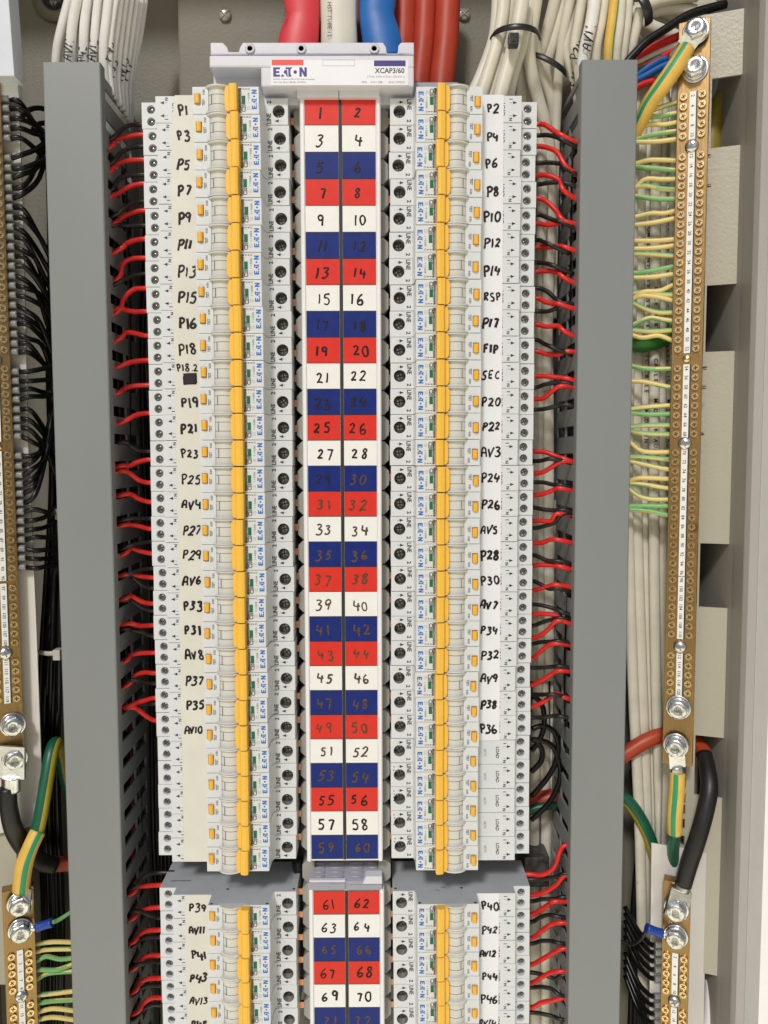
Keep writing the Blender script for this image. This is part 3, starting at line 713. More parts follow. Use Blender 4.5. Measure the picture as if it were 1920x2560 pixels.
mb = MB(); mb.box(pxx(742, 230, -.004), pxx(949, 230, -.004), -.004, .01, pz(243, -.004), pz(217.5, -.004), bev=.0006)
mb.box(pxx(846, 230, -.0042), pxx(848, 230, -.0042), -.0042, .0, pz(243, -.004), pz(212, -.004), m=1)
obj('lower_lip', mb, [CAPW, GREYINK], t)
y = YF-.0001
x0, x1 = pxx(677, 180, y), pxx(1021, 180, y); z0, z1 = pz(213, y), pz(150, y)
mb = MB(); mb.box(x0, x1, y, YF+.0002, z0, z1); lb = obj('maker_label', mb, LWHITE.copy(), t)
lb.data.materials[0] = mat('label_paper_cool', (.80, .80, .86), .35, var=.02)
y2 = y-.00005; mb = MB()
def rect(mb, pa, pb, m): a_, b_ = P(*pa, y2), P(*pb, y2); tri(mb, [(a_.x, b_.z), (b_.x, b_.z), (b_.x, a_.z), (a_.x, a_.z)], y2, m)
rect(mb, (679, 148.5+1), (758.5, 163), 1); rect(mb, (935, 151), (1014, 165.5), 2)
for q in (((807, 149.5), (887, 150.2)), ((807, 164.3), (887, 165)), ((807, 150.2), (807.7, 164.3)), ((886.3, 150.2), (887, 164.3))): rect(mb, q[0], q[1], 0)
c = P(725, 180, y2); logo(mb, c.x, c.z, y2, P(767, 180, y2).x-P(683, 180, y2).x, P(700, 168, y2).z-P(700, 191.5, y2).z, 0, m=2)
def lab(s, px0, px1, py, cap, bold=0.0, m=0):
    a_, b_ = P(px0, py, y2), P(px1, py, y2); w = b_.x-a_.x; vs_, fs_, h_, w_ = text_geo(s, bold); k = cap/.73
    text(mb, s, (a_.x+b_.x)/2, a_.z, y2, cap, 0, bold, wx=w/(w_*k), m=m)
lab('NOTE: Connect DIN CLIP side to busbar.', 683, 788, 198, .0010, .012)
lab('Use only Eaton MCBs / RCBOs', 683, 765, 206, .0010, .012)
lab('XCAP3/60', 937, 1011, 176.5, .0034, .02, 3)
lab('3 Pole 250A 415Vac 25kA/0.1s', 918, 1012, 191.5, .0013, 0)
lab('WO:', 904, 918, 205.5, .0014, .02); lab('3741', 926, 941, 205.5, .0014); lab('CR:', 945, 957, 205.5, .0014, .02); lab('4242-590031', 971, 1012, 205.5, .0014)
obj('label_print', mb, [GREYINK, PRED, PPUR, INK], lb)
mb = MB(); a_, b_ = P(1030, 243, .008), P(1147, 205, .008); mb.box(a_.x, b_.x, .008, .05, a_.z-.03, b_.z, bev=.001)
tag(obj('spacer_block', mb, SPACER), 'pale blue-grey flat spacer block behind the top right breaker', 'spacer')

# ------------------------------------------------------------------ wires, cables
def wire(name, pts, r, mats, label, cat, group=None, **kw):
    mb = MB(); mb.tube(pts, r, **kw); return tag(obj(name, mb, mats), label, cat, group)
def rowtext(k, right):
    z, num, l, r_ = rows[k][1], rows[k][2], rows[k][3], rows[k][4]
    nn = num+1 if right else num; tx = r_ if right else l
    return 'breaker %s' % tx if tx else 'the unmarked breaker beside number %d' % nn
def term_wires(data, right, grp):
    """data: (row, colour, crop origin, scale, points) -- from the terminal mouth to the duct slot"""
    for k, colr, ox, oy, s, pts in data:
        n = len(pts); out = []
        y0 = .030
        for i, p in enumerate(pts):
            out.append(P(ox+p[0]/s, oy+p[1]/s, y0-(.012*i/max(1, n-1)) if True else y0))
        # root inside the breaker, tail inside the duct
        root = out[0].copy(); root.x += (-.012 if right else .012); d = (out[-1]-out[-2]).normalized()
        tail = out[-1]+d*.004+Vector(((.012 if right else -.012), .004, -.004))
        rt = rowtext(k, right); c_ = 'red' if colr == 'r' else 'black'
        wire('%s_wire' % c_, [root]+out+[tail], .0018 if colr == 'r' else .0016, WRED if colr == 'r' else WGRY,
             '%s wire from %s to the %s duct' % (c_, rt, 'right' if right else 'left'), 'wire', grp, n=12)
A = (0, 200, 2.765); B = (0, 1000, 2.765); C3 = (0, 1760, 2.765)
L = [(0,'k',*A,[(968,310),(900,312),(850,335),(790,392)]),(0,'r',*A,[(968,380),(870,395),(800,412),(778,452)]),
 (1,'k',*A,[(970,460),(900,470),(840,500),(785,562)]),(1,'r',*A,[(972,552),(860,560),(795,585),(762,632)]),
 (2,'k',*A,[(972,655),(880,662),(815,690),(780,750)]),(2,'r',*A,[(975,718),(880,745),(810,785),(760,808)]),
 (3,'k',*A,[(978,840),(900,860),(830,912)]),(3,'r',*A,[(985,903),(890,925),(820,965),(795,992)]),
 (4,'k',*A,[(990,1005),(900,1008),(830,1005),(800,1000)]),(4,'r',*A,[(992,1100),(920,1112),(870,1135),(845,1160)]),
 (5,'r',*A,[(995,1230),(900,1238),(845,1280),(825,1362)]),(5,'k',*A,[(995,1340),(900,1362),(835,1392)]),
 (6,'r',*A,[(1002,1440),(920,1450),(855,1510),(825,1590)]),(7,'r',*A,[(1004,1600),(930,1602),(870,1590),(822,1578)]),
 (8,'r',*A,[(1010,1768),(930,1750),(870,1745),(835,1782)]),(9,'r',*A,[(1010,1938),(920,1948),(850,1968)]),
 (10,'r',*A,[(1012,2110),(900,2118),(850,2140),(822,2160)]),(12,'r',*B,[(1018,92),(940,105),(868,142)]),
 (13,'k',*B,[(1025,355),(960,350),(900,315),(860,290)]),(13,'r',*B,[(1030,412),(950,430),(890,455),(835,455)]),
 (14,'r',*B,[(1030,572),(960,555),(900,510),(842,490)]),(15,'r',*B,[(1038,706),(960,685),(910,655),(860,652)]),
 (16,'k',*B,[(1038,820),(960,820),(880,822)]),(16,'r',*B,[(1042,892),(970,875),(910,862),(852,865)]),
 (17,'k',*B,[(1045,980),(970,990),(890,1012)]),(17,'r',*B,[(1050,1062),(970,1045),(905,1025),(870,1058)]),
 (18,'k',*B,[(1048,1165),(970,1175),(890,1200)]),(18,'r',*B,[(1050,1228),(980,1220),(915,1205),(880,1205)]),
 (19,'k',*B,[(1052,1300),(985,1282),(915,1225),(880,1215)]),(19,'r',*B,[(1054,1408),(980,1395),(905,1355),(875,1370)]),
 (20,'k',*B,[(1056,1458),(980,1435),(910,1390),(870,1385)]),(20,'r',*B,[(1054,1558),(970,1562),(895,1545)]),
 (21,'k',*B,[(1054,1632),(985,1605),(912,1590),(870,1580)]),(21,'r',*B,[(1058,1748),(980,1750),(905,1762),(880,1798)]),
 (22,'r',*B,[(1062,1888),(990,1885),(930,1910),(890,1965)]),(22,'k',*B,[(1062,1960),(990,1950),(930,1935)]),
 (23,'r',*B,[(1068,2060),(1010,2075),(950,2092),(905,2110)]),(24,'r',*B,[(1072,2215),(1010,2185),(955,2142),(905,2125)]),
 (24,'k',*B,[(1070,2100),(1000,2105),(940,2105),(900,2118)]),
 (30,'k',*C3,[(1098,1165),(1030,1178),(975,1215),(930,1265)]),(30,'r',*C3,[(1100,1252),(1010,1258),(950,1262),(922,1305)]),
 (31,'r',*C3,[(1100,1405),(1010,1418),(950,1442),(925,1478)]),(31,'k',*C3,[(1100,1478),(1050,1465),(990,1440),(940,1430)]),
 (32,'r',*C3,[(1104,1562),(1020,1568),(960,1595),(930,1640)]),(32,'k',*C3,[(1104,1612),(1020,1612),(960,1635),(930,1670)]),
 (33,'r',*C3,[(1106,1738),(1030,1742),(965,1772),(935,1825)]),(33,'k',*C3,[(1106,1785),(1040,1778),(970,1800)]),
 (34,'r',*C3,[(1106,1895),(1030,1898),(965,1925),(940,1980)]),(34,'k',*C3,[(1106,1948),(1030,1945),(960,1975),(940,2010)]),
 (35,'r',*C3,[(1108,2030),(1050,2032),(990,2070),(955,2125)]),(35,'k',*C3,[(1106,2080),(1050,2080),(990,2110),(945,2170)])]
term_wires(L, False, 'red and black wires into the left duct')
D1 = (1300, 220, 3.16); D2 = (1300, 900, 3.16); D3 = (1300, 1600, 3.456); D4 = (1300, 2080, 4.608)
R = [(0,'r',*D1,[(145,285),(200,292),(270,340),(350,385)]),(1,'k',*D1,[(142,375),(210,372),(280,385),(345,415)]),
 (1,'r',*D1,[(140,460),(230,475),(300,515),(370,628)]),(2,'k',*D1,[(140,592),(240,590),(320,600),(355,630)]),
 (2,'r',*D1,[(140,688),(220,690),(310,730),(345,810)]),(3,'k',*D1,[(140,762),(210,752),(300,745),(395,760)]),
 (3,'r',*D1,[(140,870),(220,905),(290,975),(335,1040)]),(4,'k',*D1,[(140,1000),(200,1018),(270,1045),(330,1060)]),
 (4,'r',*D1,[(140,1068),(210,1082),(290,1070),(355,1055)]),(5,'k',*D1,[(140,1200),(180,1215),(240,1240)]),(5,'r',*D1,[(138,1255),(220,1258),(310,1252),(370,1262)]),
 (6,'k',*D1,[(135,1380),(200,1385),(270,1405)]),(6,'r',*D1,[(135,1450),(210,1445),(290,1455),(350,1500)]),
 (7,'k',*D1,[(135,1580),(210,1605),(270,1655),(330,1695)]),(7,'r',*D1,[(135,1660),(200,1690),(270,1705),(310,1705)]),
 (8,'k',*D1,[(132,1765),(210,1765),(280,1745),(340,1700)]),(8,'r',*D1,[(132,1868),(210,1885),(300,1880),(355,1925)]),
 (9,'k',*D1,[(132,1990),(190,2020),(260,2050)]),(9,'r',*D1,[(130,2080),(210,2102),(300,2105),(390,2080)]),
 (10,'r',*D2,[(124,128),(210,128),(300,138),(395,152)]),(10,'k',*D2,[(124,218),(190,195),(280,180),(380,185)]),
 (11,'r',*D2,[(122,308),(190,300),(250,250),(330,205)]),(11,'k',*D2,[(120,392),(200,385),(300,362),(385,355)]),
 (13,'r',*D2,[(104,722),(200,728),(290,762),(375,790)]),(13,'k',*D2,[(102,800),(170,795),(250,780)]),
 (14,'r',*D2,[(104,898),(180,885),(260,840),(345,800)]),(14,'k',*D2,[(102,965),(190,968),(260,985),(330,990)]),
 (15,'r',*D2,[(104,1070),(190,1055),(270,1025),(320,1012)]),(15,'k',*D2,[(102,1165),(180,1180),(270,1188),(350,1185)]),
 (16,'r',*D2,[(98,1270),(170,1270),(250,1268),(290,1215)]),(16,'k',*D2,[(98,1330),(180,1315),(270,1285),(340,1215)]),
 (17,'r',*D2,[(98,1448),(180,1442),(240,1418),(315,1422)]),(17,'k',*D2,[(96,1540),(160,1560),(230,1588),(320,1590)]),
 (18,'r',*D2,[(96,1625),(170,1618),(260,1622),(335,1635)]),(18,'k',*D2,[(96,1745),(160,1770),(230,1808),(300,1805)]),
 (19,'r',*D2,[(96,1820),(160,1805),(230,1785),(290,1775)]),(19,'k',*D2,[(96,1930),(180,1940),(270,1965),(345,1995)]),
 (20,'r',*D2,[(96,2012),(190,2005),(280,2018),(355,2065)]),(20,'k',*D2,[(96,2100),(170,2075),(250,2050),(330,2040)]),
 (21,'r',*D2,[(96,2195),(170,2170),(240,2110),(300,2060)]),
 (21,'k',*D3,[(100,35),(180,18),(260,15),(340,10)]),(22,'r',*D3,[(102,160),(170,105),(240,50),(320,30)]),
 (22,'k',*D3,[(102,240),(200,238),(290,230),(340,225)]),(23,'r',*D3,[(102,388),(190,350),(280,290),(350,265)]),
 (23,'k',*D3,[(102,472),(190,472),(280,470)]),(24,'r',*D3,[(102,575),(200,535),(290,475),(340,470),(385,495)]),(24,'k',*D3,[(102,670),(200,668),(300,655),(355,660)]),
 (30,'r',*D4,[(100,485),(260,492),(400,400),(490,170)]),(30,'k',*D4,[(135,545),(300,540),(430,510),(515,480)]),
 (31,'r',*D4,[(135,730),(280,695),(420,610),(520,500)]),(31,'k',*D4,[(135,800),(250,775),(400,770),(490,750)]),
 (32,'r',*D4,[(140,950),(250,890),(340,830),(395,800)]),(32,'k',*D4,[(140,1035),(220,990),(330,955),(445,975)]),
 (33,'r',*D4,[(140,1220),(250,1140),(370,1060),(480,1045)]),(33,'k',*D4,[(140,1285),(250,1255),(370,1258),(450,1280)]),
 (34,'r',*D4,[(140,1525),(270,1455),(390,1390),(490,1345)]),(34,'k',*D4,[(140,1620),(270,1645),(400,1690),(485,1650)]),
 (34,'r',*D4,[(140,1740),(250,1670),(370,1615),(470,1605)]),(35,'k',*D4,[(140,1790),(250,1785),(370,1810),(460,1880)]),
 (35,'r',*D4,[(140,2020),(250,1965),(380,1940),(490,1910)]),(35,'k',*D4,[(140,2080),(260,2095),(400,2130),(470,2160)])]
seen = {}
R2 = []
for w in R:
    key = (w[0], w[1]); seen[key] = seen.get(key, 0)+1
    R2.append(w)
term_wires([w for w in R2 if True], True, 'red and black wires into the right duct')
for side, xa_, xb_ in (('left', -.1950, -.1660), ('right', .1705, .1995)):
    for i in range(12):
        x_ = xa_+(xb_-xa_)*((i*5) % 12)/11; y_ = .026+.0035*i
        pts = [Vector((x_+random.uniform(-.003, .003), y_+random.uniform(-.004, .004), zq)) for zq in (-.015, -.14, -.27, -.40, -.53, -.66, -.80)]
        col_ = WRED if i in (9,) else (WGRY if i % 2 else WBLK)
        wire('black_wire' if col_ != WRED else 'red_wire', pts, .0022, col_, '%s wire running down inside the %s duct, seen through its slots' % ('red' if col_ == WRED else 'black', side), 'wire', '%s wires inside the %s duct' % ('red' if col_ == WRED else 'black', side), n=8)
for i in range(7):
    x_ = -.158+i*.0035
    pts = [Vector((x_+random.uniform(-.004, .004), .066+random.uniform(-.006, .008), zq)) for zq in (-.05, -.17, -.30, -.42, -.55, -.70, -.80)]
    wire('black_wire', pts, .0022, WBLK, 'black wire running down deep between the left duct and the left breakers', 'wire', 'black wires deep left of the breakers', n=8)
# loose black tails behind the lower right terminals
for pts, tx in (([(102,770),(200,740),(290,790),(330,900),(310,1050),(230,1200),(100,1350)], 'largest black spare wire loop behind the lower right terminals'),
                ([(102,860),(190,870),(290,930),(345,1100),(330,1250),(240,1420),(95,1555)], 'outermost black spare wire loop reaching down to the orange cable'),
                ([(110,480),(190,560),(210,720),(170,860),(100,955)], 'short black spare wire loop beside breaker P36'),
                ([(140,870),(190,950),(180,1050),(95,1140)], 'smallest black spare wire loop inside the larger loops')):
    wire('black_wire', Z(*D3, pts, .040), .0021, WBLK, tx, 'wire', 'spare black wire loops', n=10)

# earth wires from the right duct to the long right bar
E1 = (1400, 0, 3.19); E2 = (1400, 300, 2.765); E3 = (1400, 1100, 3.16)
EW = [(*E1,[(640,905),(760,868),(945,815)],2),(*E1,[(605,895),(690,930),(800,925),(945,900)],4),(*E1,[(600,1010),(740,990),(830,995),(945,975)],6),(*E1,[(600,1115),(740,1075),(945,1045)],8),(*E1,[(600,1132),(760,1130),(945,1110)],10),
 (*E1,[(595,1305),(720,1275),(940,1280)],12),(*E1,[(592,1335),(700,1340),(940,1360)],14),
 (*E2,[(510,470),(590,410),(700,410),(808,410)],16),(*E2,[(510,462),(600,455),(700,475),(805,480)],18),(*E2,[(508,525),(650,545),(803,548)],20),(*E2,[(505,670),(620,645),(720,645),(800,628)],22),(*E2,[(503,725),(640,710),(800,680)],24),
 (*E2,[(500,835),(650,835),(795,825)],28),(*E2,[(498,890),(650,885),(797,868)],30),(*E2,[(498,925),(650,930),(795,940)],32),(*E2,[(497,1060),(620,1045),(790,1012)],34),(*E2,[(497,1090),(640,1085),(790,1065)],36),
 (*E2,[(495,1240),(570,1190),(690,1180),(785,1140)],38),(*E2,[(497,1195),(600,1190),(700,1205),(785,1208)],40),(*E2,[(495,1235),(570,1215),(680,1225),(785,1250)],42),(*E2,[(493,1262),(600,1310),(690,1330),(785,1330)],44),
 (*E2,[(490,1420),(610,1370),(700,1378),(785,1390)],46),(*E2,[(488,1450),(620,1460),(785,1452)],48),(*E2,[(487,1485),(570,1505),(680,1490),(780,1525)],50),(*E2,[(483,1700),(600,1720),(780,1720)],54),(*E2,[(480,1805),(580,1810),(680,1830),(775,1850)],58),
 (*E2,[(475,2000),(600,1985),(775,1972)],62),(*E2,[(475,2025),(600,2035),(775,2032)],64),(*E2,[(473,2120),(600,2110),(770,2108)],66),(*E2,[(472,2145),(570,2165),(770,2172)],68),
 (*E3,[(535,10),(620,75),(700,95),(875,95)],70),(*E3,[(532,130),(680,135),(872,155)],72),(*E3,[(532,165),(680,195),(870,235)],74),(*E3,[(530,325),(640,300),(870,308)],76),(*E3,[(530,350),(640,350),(868,385)],78),(*E3,[(530,380),(620,440),(720,465),(867,468)],80),(*E3,[(528,520),(680,520),(867,525)],82),(*E3,[(527,550),(690,560),(862,595)],84)]
def earth(ox, oy, s, pts, where, r=.0017, y0=.018, y1=.009, grp='earth wires into the right bar', flip=1, pre='green and yellow earth wire entering the long right bar at'):
    out = Z(ox, oy, s, pts, y0, y1); a_ = out[0]-Vector((.009*flip, 0, 0)); b_ = out[-1]+Vector((.006*flip, 0, 0))
    st = (.0, .42, random.choice([.0, .15, .55, .62, .45, .5, .35])); wire('earth_wire', [a_]+out+[b_], r, [EY, EG], '%s %s' % (pre, where), 'wire', grp, n=12, sub=6, stripe=st, twist=random.uniform(-.5, .5))
for w in EW: earth(*w[:4], 'number %d' % w[4])
S2 = (0, 1960, 3.687)
for pts, nn in (([(705,1460),(500,1455),(325,1475)], 'first below the lower bolt'), ([(710,1520),(450,1525),(330,1545)], 'beside number 1'), ([(710,1600),(560,1615),(430,1590),(335,1630)], 'beside number 3'), ([(710,1650),(600,1690),(500,1715),(335,1710)], 'beside number 5'), ([(710,1725),(450,1745),(340,1800)], 'beside number 7'),
                ([(720,1905),(500,1930),(345,1945)], 'just above the steel screw'), ([(725,1990),(500,2000),(350,2020)], 'just below the steel screw'), ([(725,2095),(500,2070),(350,2100)], 'beside number 11'), ([(730,2180),(500,2150),(355,2170)], 'beside number 13')):
    earth(*S2, pts, nn, grp='earth wires into the lower left bar', flip=-1, pre='green and yellow earth wire entering the lower left bar')

# ------------------------------------------------------------------ terminal bars
def hex_bolt(t, px_, z_, y_, r=.0066, washer=.0088, rot=0.3, letters=None):
    mb = MB(); mb.lathe_y(px_, z_, [(washer, y_), (washer, y_-.0010), (washer*.95, y_-.0012), (r*1.1, y_-.0012)], 32); o = obj('washer', mb, STEEL, t)
    mb = MB(); mb.lathe_y(px_, z_, [(washer*.86, y_-.0013), (washer*.86, y_-.0024), (r, y_-.0025)], 28); obj('spring_washer', mb, STEEL, t)
    mb = MB(); mb.lathe_y(px_, z_, [(r*1.08, y_-.0025), (r*1.08, y_-.0062), (r*.93, y_-.0070)], 6, smooth=False, start=rot)
    mb.lathe_y(px_, z_, [(r*.90, y_-.0069), (r*.88, y_-.0071), (r*.45, y_-.0071), (r*.4, y_-.00685), (0, y_-.00685)], 24)
    if letters:
        for i, ch in enumerate(letters):
            if ch == ' ': continue
            a = math.radians(letters_start-i*33); text(mb, ch, px_+math.cos(a)*r*.66, z_+math.sin(a)*r*.66, y_-.00716, r*.24, math.degrees(a)-90, .01, m=1)
    b_ = obj('hex_bolt', mb, [STEEL, GREYINK], t); return b_
letters_start = 200
def cross_screw(mb, x, z, y, r, rnd):
    mb.lathe_y(x, z, [(r, y), (r, y-.0012), (r*.93, y-.0015), (0, y-.0015)], 16, smooth=False)
    a = rnd.uniform(0, 1.57)
    for k in (0, 1):
        an = a+k*math.pi/2; dx, dz = math.cos(an)*r*.62, math.sin(an)*r*.58; nx, nz = -math.sin(an)*r*.14, math.cos(an)*r*.14; yy = y-.00153-.00001*k
        mb.add([(x-dx-nx, yy, z-dz-nz), (x+dx-nx, yy, z+dz-nz), (x+dx+nx, yy, z+dz+nz), (x-dx+nx, yy, z-dz+nz)], [[0, 1, 2, 3]], 1)
    an = a+rnd.uniform(.5, 1.0); dx, dz = math.cos(an)*r*.98, math.sin(an)*r*.98; nx, nz = -math.sin(an)*r*.035, math.cos(an)*r*.035; yy = y-.00143
    mb.add([(x-dx-nx, y-.00152, z-dz-nz), (x+dx-nx, y-.00152, z+dz-nz), (x+dx+nx, y-.00152, z+dz+nz), (x-dx+nx, y-.00152, z-dz+nz)], [[0, 1, 2, 3]], 1)
def term_bar(label, cx, z0, z1, yc, ang, w0, w1, nums, screws, dxs, pansc, bolts, rs=.0026, holes_=()):
    """local frame: x across the bar, z up. nums = [(z, text)], screws = z list, dxs = columns"""
    t = thing('terminal_bar', label, 'terminal bar', (cx, yc, z1), None, (0, 0, ang))
    def ob(nm, mb, mats, par=t):
        me = mb.mesh(nm, mats); o = bpy.data.objects.new(nm, me); COL.objects.link(o); o.parent = par; ORG[o.name] = Matrix(); return o
    mb = MB(); mb.box(-w0, w1, 0, .009, 0, z0-z1, bev=.0005); ob('bar', mb, [BRASS])
    cnt = 0; rest = MB()
    for zz in screws:
        for dx in dxs:
            if cnt < 100: mb = MB(); cross_screw(mb, dx, zz-z1, 0, rs, random); ob('terminal_screw', mb, [SCREWB, SLOTB])
            else: cross_screw(rest, dx, zz-z1, 0, rs, random)
            cnt += 1
    if rest.v: o = ob('terminal_screw', rest, [SCREWB, SLOTB]); o['kind'] = 'stuff'
    for (za, zb) in nums['strips']:
        mb = MB(); mb.box(-.0021+nums['dx'], .0021+nums['dx'], -.0006, .0002, zb-z1, za-z1); mb.box(.0021+nums['dx'], .0029+nums['dx'], -.0004, .0002, zb-z1, za-z1, m=1)
        st = ob('number_strip', mb, [LWHITE, BLACK]); mb = MB()
        for zz, s_ in nums['n']:
            if zb < zz < za: text(mb, s_, nums['dx'], zz-z1, -.00066, .0023, -90, .01, maxw=.0040)
        ob('strip_numbers', mb, [INK], st)
    for (dx, zz) in pansc:
        mb = MB(); x, z = dx, zz-z1; r = .0046
        mb.lathe_y(x, z, [(r, -.0001), (r, -.0008), (r*.86, -.0019), (r*.45, -.0026), (0, -.0027)], 24)
        for k in (0, 1):
            a = .3+k*math.pi/2; ddx, ddz = math.cos(a)*r*.5, math.sin(a)*r*.5; nx, nz = -math.sin(a)*r*.12, math.cos(a)*r*.12; yy = -.00275-.00001*k
            mb.add([(x-ddx-nx, yy, z-ddz-nz), (x+ddx-nx, yy, z+ddz-nz), (x+ddx+nx, yy, z+ddz+nz), (x-ddx+nx, yy, z-ddz+nz)], [[0, 1, 2, 3]], 1)
        ob('pan_head_screw', mb, [STEEL, GREYINK])
    for (dx, zz) in holes_:
        mb = MB(); mb.lathe_y(dx, zz-z1, [(.0028, .0), (.0022, -.0006), (.0, -.0009)], 18); ob('rivet_stub', mb, [SCREWB])
    ORG[t.name] = Matrix.Translation((cx, yc, z1)) @ Euler((0, 0, ang)).to_matrix().to_4x4()
    for (dx, zz, lt, wsh) in bolts:
        global letters_start
        letters_start = lt
        pa = MB(); hb = thing_local(t, dx, zz-z1, wsh)
    return t
def thing_local(t, dx, dz, yoff):
    # bolts are parts of the bar, modelled in the bar's own frame
    r = .0066; washer = .0088; y_ = yoff
    def ob(nm, mb, mats, par=t):
        me = mb.mesh(nm, mats); o = bpy.data.objects.new(nm, me); COL.objects.link(o); o.parent = par; ORG[o.name] = Matrix(); return o
    mb = MB(); mb.lathe_y(dx, dz, [(washer, y_), (washer, y_-.0010), (washer*.95, y_-.0012), (r*1.1, y_-.0012)], 32)
    mb.lathe_y(dx, dz, [(washer*.84, y_-.0013), (washer*.84, y_-.0026), (r, y_-.0027)], 28); ob('washer', mb, [STEEL])
    mb = MB(); mb.lathe_y(dx, dz, [(r*1.10, y_-.0027), (r*1.10, y_-.0068), (r*.95, y_-.0075)], 6, smooth=False, start=.2)
    mb.lathe_y(dx, dz, [(r*.93, y_-.0074), (r*.90, y_-.0077), (r*.45, y_-.0077), (r*.4, y_-.0075), (0, y_-.0075)], 24)
    for i, ch in enumerate('HEC 4.6'):
        if ch == ' ': continue
        a = math.radians(letters_start-i*42); text(mb, ch, dx+math.cos(a)*r*.66, dz+math.sin(a)*r*.66, y_-.00776, r*.27, math.degrees(a)-90, .01, m=1)
    ob('hex_bolt', mb, [STEEL, GREYINK])
ANG = -.42
# long right bar
ys = {}
for i, v in enumerate([240, 265, 289, 314, 338]): ys[2+2*i] = v
for i in range(21): ys[12+2*i] = 391+(872.5-391)*i/20
for i in range(8): ys[54+2*i] = 921+(1085-921)*i/7
for i in range(14): ys[70+2*i] = 1131.6+(1431.6-1131.6)*i/13
for i in range(7): ys[98+2*i] = 1450+(1586-1450)*i/6
for i in range(5): ys[112+2*i] = 1639.6+(1730-1639.6)*i/4
def barx(py): return 1731.5+(py-240)*(1698-1731.5)/(1730-240)
zz = {n: P(barx(v), v, 0).z for n, v in ys.items()}
cxr = sum(P(barx(v), v, 0).x for v in ys.values())/len(ys)
def zr(v): return P(barx(v), v, 0).z
nums = dict(dx=0.0, n=[(z, str(n)) for n, z in zz.items()], strips=[(zr(229), zr(349)), (zr(380), zr(883)), (zr(911), zr(1095)), (zr(1122), zr(1440)), (zr(1442), zr(1597)), (zr(1632), zr(1741))])
term_bar('long brass earth bar with even numbers 2 to 120 at the right', cxr, zr(50), zr(1912), 0, ANG, .0103, .0103, nums, sorted(zz.values(), reverse=True), (-.0060, .0060), [(0, zr(365)), (0, zr(1108)), (0, zr(1617))], [(.001, zr(85), 100, -.0026), (.001, zr(175), 60, 0), (0, zr(1768), 200, 0), (-.001, zr(1800+60), 330, -.0026)], holes_=[(0, zr(897))])
# lower right bar (even numbers again)
def bx2(py): return 1690+(py-2280)*(-2-.0)/220
ysl = [(2392, '2'), (2414.5, '4'), (2436.5, '6'), (2459, '8'), (2480, '10'), (2528, '12'), (2549, '14'), (2571, '16')]
def z2(v, y=0.0): return P(bx2(v), v, y).z
cx2 = P(1688, 2400, 0).x
nums = dict(dx=0.0, n=[(z2(v), s_) for v, s_ in ysl], strips=[(z2(2383), z2(2486)), (z2(2518), z2(2600))])
term_bar('shorter brass neutral bar at the lower right, numbers starting again at 2', cx2, z2(2206), z2(2640), 0, ANG, .0095, .0095, nums, [z2(v) for v, _ in ysl], (-.0060, .0060), [(0, z2(2503))], [(0, z2(2266), 200, -.0026), (0, z2(2339), 60, 0)], rs=.0026)
# long left bar (odd numbers)
def bx3(py): return 10+(py-1440)*.0375
oz = {}
lst = []
for n in range(69, 97, 2): lst.append((n, 1138+(1445-1138)*(n-69)/26))
for n in range(97, 110, 2): lst.append((n, 1471+(1608-1471)*(n-97)/12))
for n in range(111, 120, 2): lst.append((n, 1656+(1748-1656)*(n-111)/8))
for n in range(51, 68, 2): lst.append((n, 921+(1092-921)*(n-51)/16+ (0 if True else 0)))
for n in range(9, 50, 2): lst.append((n, 350+(874-350)*(n-9)/40))
def z3(v): return P(bx3(v), v, 0).z
cx3 = P(bx3(1440), 1440, 0).x-.0008
nums = dict(dx=0.0, n=[(z3(v), str(n)) for n, v in lst], strips=[(z3(340), z3(884)), (z3(910), z3(1104)), (z3(1128), z3(1452)), (z3(1459), z3(1615)), (z3(1648), z3(1758))])
term_bar('long brass neutral bar with odd numbers up to 119 at the left edge', cx3, z3(200), z3(1945), 0, .42, .0103, .0098, nums, [z3(v) for n, v in lst], (.0060, -.0062), [(0, z3(899)), (0, z3(1633))], [(.003, z3(1812), 200, 0), (.0035, z3(1893), 80, -.0026)], holes_=[(0, z3(1117))])
# lower left bar
def bx4(py): return 50+(py-2386)*.03
l4 = [(2386, '1'), (2408, '3'), (2428, '5'), (2450, '7'), (2470, '9'), (2515, '11'), (2536, '13'), (2558, '15')]
def z4(v): return P(bx4(v), v, 0).z
cx4 = P(50, 2386, 0).x
nums = dict(dx=.0, n=[(z4(v), s_) for v, s_ in l4], strips=[(z4(2375), z4(2478)), (z4(2504), z4(2600))])
term_bar('short brass earth bar with numbers from 1 at the lower left', cx4, z4(2222), z4(2640), 0, .42, .0105, .0105, nums, [z4(v) for v, _ in l4], (.0058, -.0058), [(0, z4(2490))], [(.001, z4(2254), 100, -.0026), (.001, z4(2323), 120, -.001)], rs=.0026)

